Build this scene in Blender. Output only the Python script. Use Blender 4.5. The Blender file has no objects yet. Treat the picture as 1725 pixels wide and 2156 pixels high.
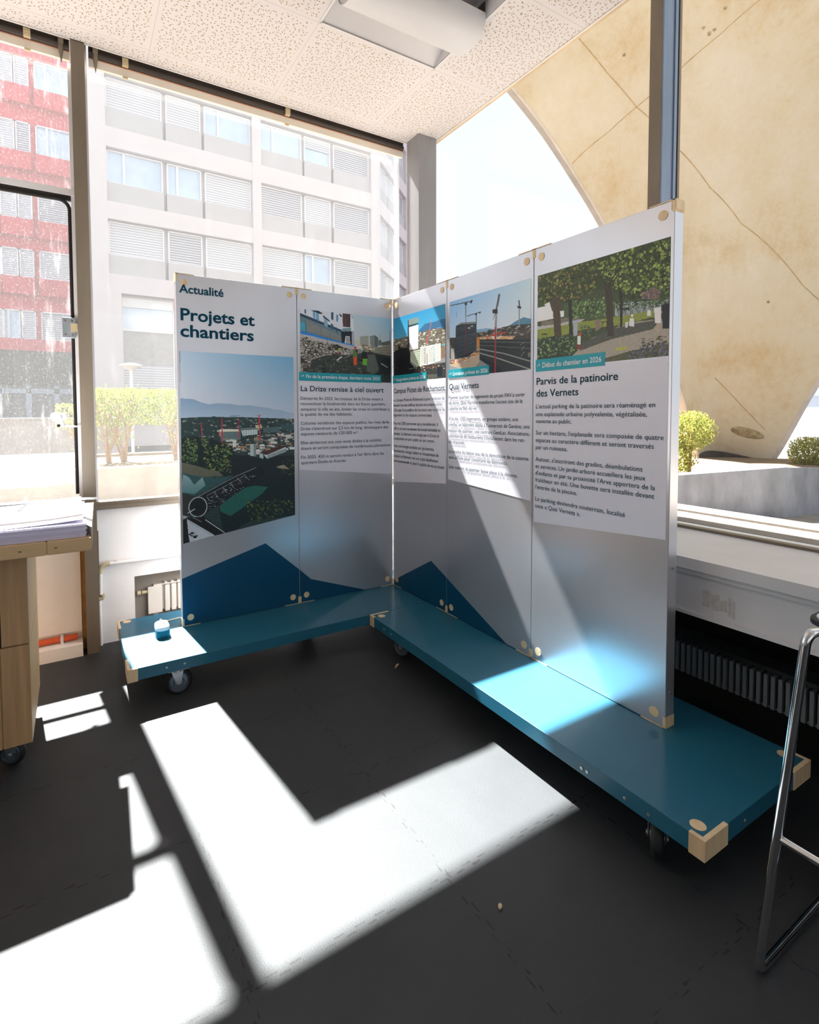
import bpy, math, random
import numpy as np
from mathutils import Vector, Matrix, Euler, noise as mnoise

C = bpy.context.scene.collection
S = bpy.context.scene

# ------------------------------------------------------------------ camera, sky, sun, exposure
FPX, CX, CY, W0, H0 = 1090.01, 794.09, 914.48, 1725, 2156
cd = bpy.data.cameras.new('camera')
cam = bpy.data.objects.new('camera', cd); C.objects.link(cam)
cd.sensor_fit = 'HORIZONTAL'; cd.sensor_width = 36.0
cd.lens = FPX / W0 * 36.0
cd.shift_x = (W0 / 2 - CX) / W0
cd.shift_y = -(H0 / 2 - CY) / W0
cd.clip_start = 0.05; cd.clip_end = 400
_f = Vector((0.50442457, 0.86243618, -0.04194872)); _r = Vector((0.86309192, -0.50502685, -0.0044973)); _u = Vector((0.02506387, 0.03393705, 0.99910964))
cam.matrix_world = Matrix(((_r.x, _u.x, -_f.x, 0), (_r.y, _u.y, -_f.y, 0), (_r.z, _u.z, -_f.z, 1.4), (0, 0, 0, 1)))
S.camera = cam

SKY_STRENGTH, SUN_STRENGTH = 1.15, 52.0
w = bpy.data.worlds.new('sky'); S.world = w; w.use_nodes = True
bg = w.node_tree.nodes['Background']
bg.inputs[0].default_value = (0.92, 0.965, 1.03, 1); bg.inputs[1].default_value = SKY_STRENGTH
sl = bpy.data.lights.new('sun', 'SUN'); sl.energy = SUN_STRENGTH; sl.angle = math.radians(0.9); sl.color = (1.0, 0.98, 0.955)
sun = bpy.data.objects.new('sun', sl); C.objects.link(sun)
sun.location = (-1, 8, 14)
sun.rotation_euler = Vector((-0.115, 1.0, 1.49)).to_track_quat('Z', 'Y').to_euler()
vs = S.view_settings; vs.view_transform = 'Standard'; vs.look = 'None'; vs.gamma = 1.0; vs.use_curve_mapping = False; vs.exposure = 0.0

# ------------------------------------------------------------------ materials
def lin(c):
    return tuple(((x / 255) / 12.92 if x / 255 <= 0.04045 else (((x / 255) + 0.055) / 1.055) ** 2.4) for x in c[:3]) + (1,)

class NT:
    def __init__(s, name):
        s.m = bpy.data.materials.new(name); s.m.use_nodes = True
        s.t = s.m.node_tree; s.n = s.t.nodes; s.b = s.n['Principled BSDF']; s.out = s.n['Material Output']
    def N(s, kind, **kw):
        n = s.n.new(kind)
        for k, v in kw.items():
            if k in n.inputs: n.inputs[k].default_value = v
            else: setattr(n, k, v)
        return n
    def L(s, a, b): s.t.links.new(a, b)
    def coord(s): return s.N('ShaderNodeTexCoord').outputs['Object']
    def noise(s, scale, detail=3, rough=0.55, vec=None, stretch=None):
        n = s.N('ShaderNodeTexNoise'); n.inputs['Scale'].default_value = scale; n.inputs['Detail'].default_value = detail; n.inputs['Roughness'].default_value = rough
        v = vec or s.coord()
        if stretch:
            mp = s.N('ShaderNodeMapping'); mp.inputs['Scale'].default_value = stretch; s.L(v, mp.inputs['Vector']); v = mp.outputs[0]
        s.L(v, n.inputs['Vector']); return n.outputs['Fac']
    def ramp(s, fac, stops):
        r = s.N('ShaderNodeValToRGB'); e = r.color_ramp.elements
        while len(e) < len(stops): e.new(0.5)
        for i, (p, c) in enumerate(stops): e[i].position = p; e[i].color = c if len(c) == 4 else tuple(c) + (1,)
        s.L(fac, r.inputs['Fac']); return r.outputs['Color']
    def math(s, op, a, b=None, clamp=False):
        n = s.N('ShaderNodeMath', operation=op); n.use_clamp = clamp
        for i, v in enumerate((a, b)):
            if v is None: continue
            if isinstance(v, (int, float)): n.inputs[i].default_value = v
            else: s.L(v, n.inputs[i])
        return n.outputs[0]
    def mix(s, fac, a, b):
        n = s.N('ShaderNodeMix', data_type='RGBA')
        for i, v in ((0, fac), (6, a), (7, b)):
            if isinstance(v, (int, float)): n.inputs[i].default_value = v
            elif isinstance(v, tuple): n.inputs[i].default_value = v
            else: s.L(v, n.inputs[i])
        return n.outputs[2]
    def bump(s, h, strength=0.3, dist=0.002):
        b = s.N('ShaderNodeBump'); b.inputs['Strength'].default_value = strength; b.inputs['Distance'].default_value = dist
        s.L(h, b.inputs['Height']); s.L(b.outputs[0], s.b.inputs['Normal'])

def plain(name, col, rough=0.5, metal=0.0, var=0.12, scale=6.0, bump=0.0, bscale=200, stretch=None, spec=0.5):
    t = NT(name); c = lin(col)
    n = t.noise(scale, 5, 0.6, stretch=stretch)
    lo = tuple(x * (1 - var) for x in c[:3]); hi = tuple(min(1, x * (1 + var)) for x in c[:3])
    t.L(t.ramp(n, [(0.3, lo), (0.7, hi)]), t.b.inputs['Base Color'])
    t.b.inputs['Roughness'].default_value = rough; t.b.inputs['Metallic'].default_value = metal
    t.b.inputs['Specular IOR Level'].default_value = spec
    if bump: t.bump(t.noise(bscale, 3), bump)
    return t.m

M = {}
M['plaster'] = plain('plaster', (240, 234, 230), 0.85, var=0.05, scale=3, bump=0.25, bscale=60)
M['roomwall'] = plain('room_wall', (205, 200, 194), 0.9, var=0.05)
M['steel'] = plain('taupe_steel', (118, 106, 90), 0.38, var=0.12, scale=9, stretch=(1, 1, 0.2))
M['column'] = plain('grey_column_paint', (140, 138, 140), 0.45, var=0.10, scale=10, stretch=(1, 1, 0.2))
M['wood'] = None
M['zinc'] = None
M['dark'] = plain('black_gap', (22, 20, 18), 0.8)
M['rubber'] = plain('black_rubber', (24, 25, 27), 0.6)
M['post_sky_tint'] = plain('sky_tinted_steel', (120, 138, 164), 0.35, var=0.12, scale=12, stretch=(1, 1, 0.15))  # sky reflection painted into the blue-grey base colour
M['hub'] = plain('hub_steel', (118, 130, 142), 0.35, metal=0.8, var=0.1)
M['galv'] = plain('galvanised_steel', (176, 180, 184), 0.3, metal=0.9, var=0.15, scale=40)
M['chrome'] = plain('chrome', (215, 218, 222), 0.09, metal=1.0, var=0.02)
M['white_lacquer'] = plain('white_lacquer', (214, 213, 216), 0.35, var=0.04)
M['radiator'] = plain('cream_radiator', (226, 216, 204), 0.4, var=0.04)
M['grey_radiator'] = plain('grey_radiator', (120, 126, 130), 0.45, var=0.06)
M['blue'] = plain('teal_blue_coating', (22, 97, 124), 0.6, var=0.05, scale=5, bump=0.06, bscale=500, spec=0.42)
_b = M['blue'].node_tree.nodes['Principled BSDF']; _b.inputs['Coat Weight'].default_value = 0.5; _b.inputs['Coat Roughness'].default_value = 0.16
M['hill'] = plain('dark_blue_print', (0, 76, 112), 0.34, metal=0.25, var=0.04)
M['tag'] = plain('turquoise_print', (22, 160, 176), 0.45, var=0.02)
M['ink'] = plain('dark_teal_ink', (6, 66, 88), 0.8, var=0.02, spec=0.15)
M['ink2'] = plain('dark_body_ink', (8, 58, 72), 0.8, var=0.02, spec=0.15)
M['white_ink'] = plain('white_ink', (236, 240, 242), 0.5, var=0.01)
M['sheet'] = plain('pale_grey_print', (234, 232, 242), 0.5, var=0.02)
M['paper'] = plain('white_paper', (242, 241, 246), 0.8, var=0.02)
M['paper_lilac'] = plain('paper_edges', (216, 210, 232), 0.85, var=0.06, scale=3, stretch=(0.2, 0.2, 200))
M['ceil_edge'] = plain('ceiling_edge', (206, 199, 194), 0.8, var=0.03)
M['tan_trim'] = plain('weathered_trim', (190, 168, 138), 0.7, var=0.15)
M['lamp_white'] = plain('lamp_enamel', (198, 196, 198), 0.4, var=0.02)
M['blind_cloth'] = plain('blind_cloth', (232, 222, 206), 0.8, var=0.04)
M['blind_dark'] = plain('bronze_blind_tube', (62, 52, 44), 0.45, var=0.1)
M['brass'] = plain('aged_clip', (206, 188, 152), 0.45, metal=0.2)
M['orange'] = plain('orange_pipe', (206, 84, 40), 0.5, var=0.1)
M['conduit'] = plain('conduit', (222, 214, 206), 0.5)
M['bronze'] = plain('ochre_gap', (150, 112, 60), 0.6, var=0.25, scale=20)
M['concrete'] = plain('outdoor_concrete', (140, 136, 138), 0.9, var=0.2, scale=4, bump=0.3, bscale=30)
M['pale_concrete'] = plain('pale_concrete', (138, 127, 116), 0.9, var=0.2, scale=5, bump=0.3, bscale=30)
M['shade_concrete'] = plain('stained_shade_tinted_concrete', (138, 140, 148), 0.9, var=0.3, scale=5, bump=0.3, bscale=30, stretch=(1, 1, 0.4))  # real stains, plus blue-grey shade put into the base colour
M['gravel'] = plain('gravel', (84, 79, 74), 0.95, var=0.7, scale=60, bump=0.8, bscale=80)
M['soil'] = plain('soil', (112, 92, 66), 0.95, var=0.5, scale=20, bump=0.8, bscale=40)
M['asphalt'] = plain('asphalt', (66, 66, 67), 0.9, var=0.12, scale=2)
M['facade'] = plain('white_facade_concrete', (198, 191, 196), 0.9, var=0.04, scale=1.0, bump=0.1, bscale=8)
M['spandrel'] = plain('grey_spandrel', (174, 171, 176), 0.8, var=0.04, scale=1.5)
M['frame_white'] = plain('window_frame_white', (214, 214, 220), 0.6, var=0.03)
M['pane'] = plain('facade_glass', (176, 196, 222), 0.12, var=0.12, scale=0.8, spec=0.8)
M['pane_dark'] = plain('dark_facade_glass', (70, 74, 84), 0.15, var=0.3, scale=1.2)
M['red'] = plain('red_facade_panel', (196, 62, 74), 0.7, var=0.10, scale=1.5)
M['bark'] = plain('bark', (150, 118, 76), 0.9, var=0.3, scale=30)
M['pipe_white'] = plain('white_device', (236, 236, 238), 0.4)
M['device_teal'] = plain('device_teal', (0, 92, 112), 0.3)

def wood(name, a, b, rough=0.5, stretch=(1, 1, 0.06), scale=30):
    t = NT(name)
    n = t.noise(scale, 6, 0.6, stretch=stretch)
    t.L(t.ramp(n, [(0.3, lin(a)), (0.7, lin(b))]), t.b.inputs['Base Color'])
    t.b.inputs['Roughness'].default_value = rough
    t.bump(n, 0.15, 0.001); return t.m
M['wood'] = wood('pale_ash_wood', (214, 186, 146), (236, 212, 172))
M['oak'] = wood('oak_veneer', (166, 130, 92), (190, 152, 110), stretch=(1.0, 1.0, 0.05), scale=45)
M['oak_side'] = wood('oak_laminate_edges', (196, 160, 112), (218, 184, 138), stretch=(1.0, 1.0, 0.02), scale=14)
M['ply'] = wood('ply_board', (186, 154, 112), (206, 174, 130), stretch=(0.06, 1.0, 1.0), scale=30)

def zinc():
    t = NT('galvanised_panel')
    n = t.noise(3, 3, 0.5, stretch=(1, 1, 0.25))
    t.L(t.ramp(n, [(0.3, lin((206, 206, 212))), (0.7, lin((213, 213, 219)))]), t.b.inputs['Base Color'])
    t.b.inputs['Metallic'].default_value = 0.75; t.b.inputs['Roughness'].default_value = 0.29
    return t.m
M['zinc'] = zinc()

def floor_mat():
    t = NT('black_rubber_tiles')
    co = t.coord(); sp = t.N('ShaderNodeSeparateXYZ'); t.L(co, sp.inputs[0])
    wob = t.noise(18, 2, vec=co)
    def seam(axis, off, period, other):
        tooth = t.math('SUBTRACT', t.math('FRACT', t.math('MULTIPLY', sp.outputs[other], 16.0)), 0.5)
        tooth = t.math('MULTIPLY', t.math('SIGN', tooth), 0.006)
        v = t.math('ADD', sp.outputs[axis], tooth)
        v = t.math('DIVIDE', t.math('SUBTRACT', v, off), period)
        v = t.math('ABSOLUTE', t.math('SUBTRACT', t.math('FRACT', t.math('ADD', v, 0.5)), 0.5))
        wdt = t.math('MULTIPLY', t.math('SUBTRACT', wob, 0.42), 0.030, True)
        return t.math('LESS_THAN', v, wdt)
    s1 = seam(1, 1.195, 0.535, 0); s2 = seam(0, 0.94, 0.61, 1)
    sm = t.math('MAXIMUM', s1, s2)
    n = t.noise(5, 5, 0.6, vec=co); n2 = t.noise(420, 2, vec=co)
    k = t.math('ADD', t.math('MULTIPLY', n, 0.6), t.math('MULTIPLY', n2, 0.4))
    base = t.ramp(k, [(0.3, (0.021, 0.0235, 0.027)), (0.72, (0.033, 0.036, 0.040))])
    t.L(t.mix(sm, base, (0.006, 0.006, 0.006, 1)), t.b.inputs['Base Color'])
    t.b.inputs['Roughness'].default_value = 0.6; t.b.inputs['Specular IOR Level'].default_value = 0.5
    t.bump(t.noise(260, 3, vec=co), 0.35, 0.002); return t.m
M['floor'] = floor_mat()

def ceiling_mat():
    t = NT('perforated_plaster_tiles'); co = t.coord()
    def dots(scale, rad, seed):
        mp = t.N('ShaderNodeMapping'); mp.inputs['Location'].default_value = (seed, seed * 1.7, 0.0); t.L(co, mp.inputs['Vector'])
        v = t.N('ShaderNodeTexVoronoi'); v.voronoi_dimensions = '2D'; v.inputs['Scale'].default_value = scale; v.inputs['Randomness'].default_value = 0.9
        t.L(mp.outputs[0], v.inputs['Vector']); return t.math('LESS_THAN', v.outputs['Distance'], rad)
    d = t.math('MAXIMUM', dots(42, 0.155, 0.0), dots(30, 0.075, 3.3))
    sp = t.N('ShaderNodeSeparateXYZ'); t.L(co, sp.inputs[0])
    def edge(ax, off, per, wd):
        v = t.math('DIVIDE', t.math('SUBTRACT', sp.outputs[ax], off), per)
        return t.math('LESS_THAN', t.math('ABSOLUTE', t.math('SUBTRACT', t.math('FRACT', t.math('ADD', v, 0.5)), 0.5)), wd / per)
    border = t.math('MAXIMUM', edge(0, 1.18, 0.755, 0.022), edge(1, 2.61, 0.68, 0.022))
    line = t.math('MAXIMUM', edge(0, 1.18, 0.755, 0.0016), edge(1, 2.61, 0.68, 0.0016))
    d = t.math('MULTIPLY', d, t.math('SUBTRACT', 1.0, border))
    c = t.mix(d, lin((197, 192, 191)), lin((140, 118, 84)))
    c = t.mix(line, c, lin((174, 166, 160)))
    t.L(c, t.b.inputs['Base Color']); t.b.inputs['Roughness'].default_value = 0.85
    return t.m
M['ceiling'] = ceiling_mat()

def shell_mat():
    t = NT('stained_shell_concrete'); co = t.coord()
    n = t.noise(0.55, 5, 0.62, vec=co); n2 = t.noise(9, 4, 0.7, vec=co)
    k = t.math('ADD', t.math('MULTIPLY', n, 0.75), t.math('MULTIPLY', n2, 0.25))
    c = t.ramp(k, [(0.34, lin((196, 168, 126))), (0.48, lin((208, 191, 163))), (0.66, lin((216, 203, 184)))])
    t.L(c, t.b.inputs['Base Color']); t.b.inputs['Roughness'].default_value = 0.9
    t.bump(t.noise(25, 4, vec=co), 0.3, 0.02); return t.m
M['shell'] = shell_mat()

def blind_mat(name, a, b, n=1.0):
    # horizontal slats of a lowered outside blind; n slats per metre
    t = NT(name); co = t.coord(); sp = t.N('ShaderNodeSeparateXYZ'); t.L(co, sp.inputs[0])
    f = t.math('FRACT', t.math('MULTIPLY', sp.outputs[2], n))
    t.L(t.mix(t.math('GREATER_THAN', f, 0.62), lin(a), lin(b)), t.b.inputs['Base Color'])
    t.b.inputs['Roughness'].default_value = 0.6; return t.m
M['slats_pale'] = blind_mat('pale_slat_blind', (200, 200, 208), (150, 152, 164), 9.0)
M['slats_dark'] = blind_mat('dark_slat_blind', (188, 188, 198), (92, 92, 106), 9.0)  # stripes darker than on the pale blind

def glass_mat(name, dust, streak, scale):
    t = NT(name); n = t.n
    tr = t.N('ShaderNodeBsdfTransparent'); tr.inputs[0].default_value = (0.97, 0.985, 0.98, 1)
    tl = t.N('ShaderNodeBsdfTranslucent'); tl.inputs[0].default_value = (0.95, 0.95, 0.95, 1)
    gl = t.N('ShaderNodeBsdfGlossy'); gl.inputs['Roughness'].default_value = 0.02
    co = t.coord()
    a = t.noise(scale, 6, 0.75, vec=co, stretch=(1, 1, 0.16)); b = t.noise(130, 4, 0.8, vec=co, stretch=(1, 1, 0.6)); c2 = t.noise(1.3, 3, vec=co)
    k = t.math('MULTIPLY', t.math('SUBTRACT', a, 0.56, True), 2.2, True)
    k2 = t.math('MULTIPLY', t.math('SUBTRACT', b, 0.58, True), 3.6, True)
    k = t.math('MULTIPLY', t.math('ADD', k, k2), streak * 1.0)
    k = t.math('ADD', t.math('MULTIPLY', k, c2), dust, True)
    m1 = t.N('ShaderNodeMixShader'); t.L(k, m1.inputs[0]); t.L(tr.outputs[0], m1.inputs[1]); t.L(tl.outputs[0], m1.inputs[2])
    lw = t.N('ShaderNodeLayerWeight'); lw.inputs['Blend'].default_value = 0.5
    fr = t.math('ADD', t.math('MULTIPLY', t.math('POWER', lw.outputs['Facing'], 5.0), 0.6), 0.02)
    m2 = t.N('ShaderNodeMixShader'); t.L(fr, m2.inputs[0]); t.L(m1.outputs[0], m2.inputs[1]); t.L(gl.outputs[0], m2.inputs[2])
    t.L(m2.outputs[0], t.out.inputs[0]); return t.m
M['glass_clean'] = glass_mat('dusty_window_glass', 0.020, 0.05, 9)
M['glass_dirty'] = glass_mat('rain_streaked_window_glass', 0.022, 0.30, 22)
M['glass_side'] = glass_mat('side_window_glass', 0.002, 0.02, 9)

def leaf_mat(name, a, b):
    t = NT(name)
    oi = t.noise(7, 3); c = t.ramp(oi, [(0.35, lin(a)), (0.65, lin(b))])
    d = t.N('ShaderNodeBsdfDiffuse'); tl = t.N('ShaderNodeBsdfTranslucent'); t.L(c, d.inputs[0]); t.L(c, tl.inputs[0])
    m = t.N('ShaderNodeMixShader'); m.inputs[0].default_value = 0.45; t.L(d.outputs[0], m.inputs[1]); t.L(tl.outputs[0], m.inputs[2])
    t.L(m.outputs[0], t.out.inputs[0]); return t.m
M['leaf'] = leaf_mat('hedge_leaves', (112, 128, 48), (160, 166, 78))
M['leaf2'] = leaf_mat('bush_leaves', (124, 132, 62), (172, 170, 92))

def photo_mat():
    t = NT('photo_print'); a = t.N('ShaderNodeVertexColor'); a.layer_name = 'print'
    t.L(a.outputs[0], t.b.inputs['Base Color']); t.b.inputs['Roughness'].default_value = 0.42; return t.m
M['photo'] = photo_mat()

# ------------------------------------------------------------------ mesh builder
ORG = {}
def wloc(o):
    return ORG.get(o.name, Vector((0, 0, 0))) if o else Vector((0, 0, 0))

class MB:
    def __init__(s): s.v = []; s.f = []; s.m = []
    def add(s, vs, fs, mi=0):
        k = len(s.v); s.v += [tuple(v) for v in vs]; s.f += [tuple(i + k for i in f) for f in fs]; s.m += [mi] * len(fs); return s
    def box(s, x0, x1, y0, y1, z0, z1, mi=0):
        return s.add([(x0, y0, z0), (x1, y0, z0), (x1, y1, z0), (x0, y1, z0), (x0, y0, z1), (x1, y0, z1), (x1, y1, z1), (x0, y1, z1)],
                     [(0, 3, 2, 1), (4, 5, 6, 7), (0, 1, 5, 4), (1, 2, 6, 5), (2, 3, 7, 6), (3, 0, 4, 7)], mi)
    def hexa(s, p, mi=0):   # eight points: bottom ring, top ring
        return s.add(p, [(0, 3, 2, 1), (4, 5, 6, 7), (0, 1, 5, 4), (1, 2, 6, 5), (2, 3, 7, 6), (3, 0, 4, 7)], mi)
    def prism(s, poly, axis, a, b, mi=0):   # polygon in the other two axes, extruded a..b along axis
        n = len(poly)
        def P(u, v, t): return {0: (t, u, v), 1: (u, t, v), 2: (u, v, t)}[axis]
        vs = [P(u, v, a) for u, v in poly] + [P(u, v, b) for u, v in poly]
        fs = [tuple(range(n))[::-1], tuple(range(n, 2 * n))] + [(i, (i + 1) % n, n + (i + 1) % n, n + i) for i in range(n)]
        return s.add(vs, fs, mi)
    def tube(s, pts, r, seg=10, mi=0, caps=True):
        pts = [Vector(p) for p in pts]; rs = r if isinstance(r, (list, tuple)) else [r] * len(pts)
        up = None; rings = []
        for i, p in enumerate(pts):
            d = ((pts[min(i + 1, len(pts) - 1)] - p).normalized() + (p - pts[max(i - 1, 0)]).normalized())
            if d.length < 1e-6: d = Vector((0, 0, 1))
            d.normalize()
            if up is None:
                up = Vector((0, 0, 1)) if abs(d.z) < 0.9 else Vector((1, 0, 0))
            a = d.cross(up)
            if a.length < 1e-4: a = d.cross(Vector((0, 1, 0)))
            a.normalize(); b = a.cross(d).normalized(); up = b
            rings.append([p + (a * math.cos(2 * math.pi * k / seg) + b * math.sin(2 * math.pi * k / seg)) * rs[i] for k in range(seg)])
        vs = [v for g in rings for v in g]; fs = []
        for i in range(len(pts) - 1):
            for k in range(seg):
                a0 = i * seg + k; a1 = i * seg + (k + 1) % seg
                fs.append((a0, a1, a1 + seg, a0 + seg))
        if caps: fs.append(tuple(range(seg))[::-1]); fs.append(tuple(range((len(pts) - 1) * seg, len(pts) * seg)))
        return s.add(vs, fs, mi)
    def disc(s, c, axis, r, h, seg=24, mi=0, r2=None):   # short cylinder from c along axis by h
        c = Vector(c); ax = Vector(axis).normalized()
        return s.tube([c, c + ax * h], [r, r if r2 is None else r2], seg, mi)
    def lathe(s, prof, c, axis, seg=32, mi=0):   # prof: (radius, height along axis)
        c = Vector(c); ax = Vector(axis).normalized(); t = Vector((0, 0, 1)) if abs(ax.z) < 0.9 else Vector((1, 0, 0))
        a = ax.cross(t).normalized(); b = ax.cross(a)
        vs = [c + ax * h + (a * math.cos(2 * math.pi * k / seg) + b * math.sin(2 * math.pi * k / seg)) * r for r, h in prof for k in range(seg)]
        fs = [(i * seg + k, i * seg + (k + 1) % seg, (i + 1) * seg + (k + 1) % seg, (i + 1) * seg + k) for i in range(len(prof) - 1) for k in range(seg)]
        return s.add(vs, fs, mi)
    def build(s, name, mats, parent=None, smooth=False, bevel=0.0):
        if not isinstance(mats, (list, tuple)): mats = [mats]
        o0 = wloc(parent)
        me = bpy.data.meshes.new(name); me.from_pydata([tuple(Vector(v) - o0) for v in s.v], [], s.f)
        for m in mats: me.materials.append(M[m] if isinstance(m, str) else m)
        me.polygons.foreach_set('material_index', s.m)
        if smooth: me.polygons.foreach_set('use_smooth', [True] * len(s.f))
        me.update()
        ob = bpy.data.objects.new(name, me); C.objects.link(ob)
        if parent: ob.parent = parent
        ORG[ob.name] = o0
        if bevel:
            b = ob.modifiers.new('bevel', 'BEVEL'); b.width = bevel; b.segments = 2; b.limit_method = 'ANGLE'
        if smooth:
            try: me.set_sharp_from_angle(angle=math.radians(40))
            except Exception: pass
        return ob

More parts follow.
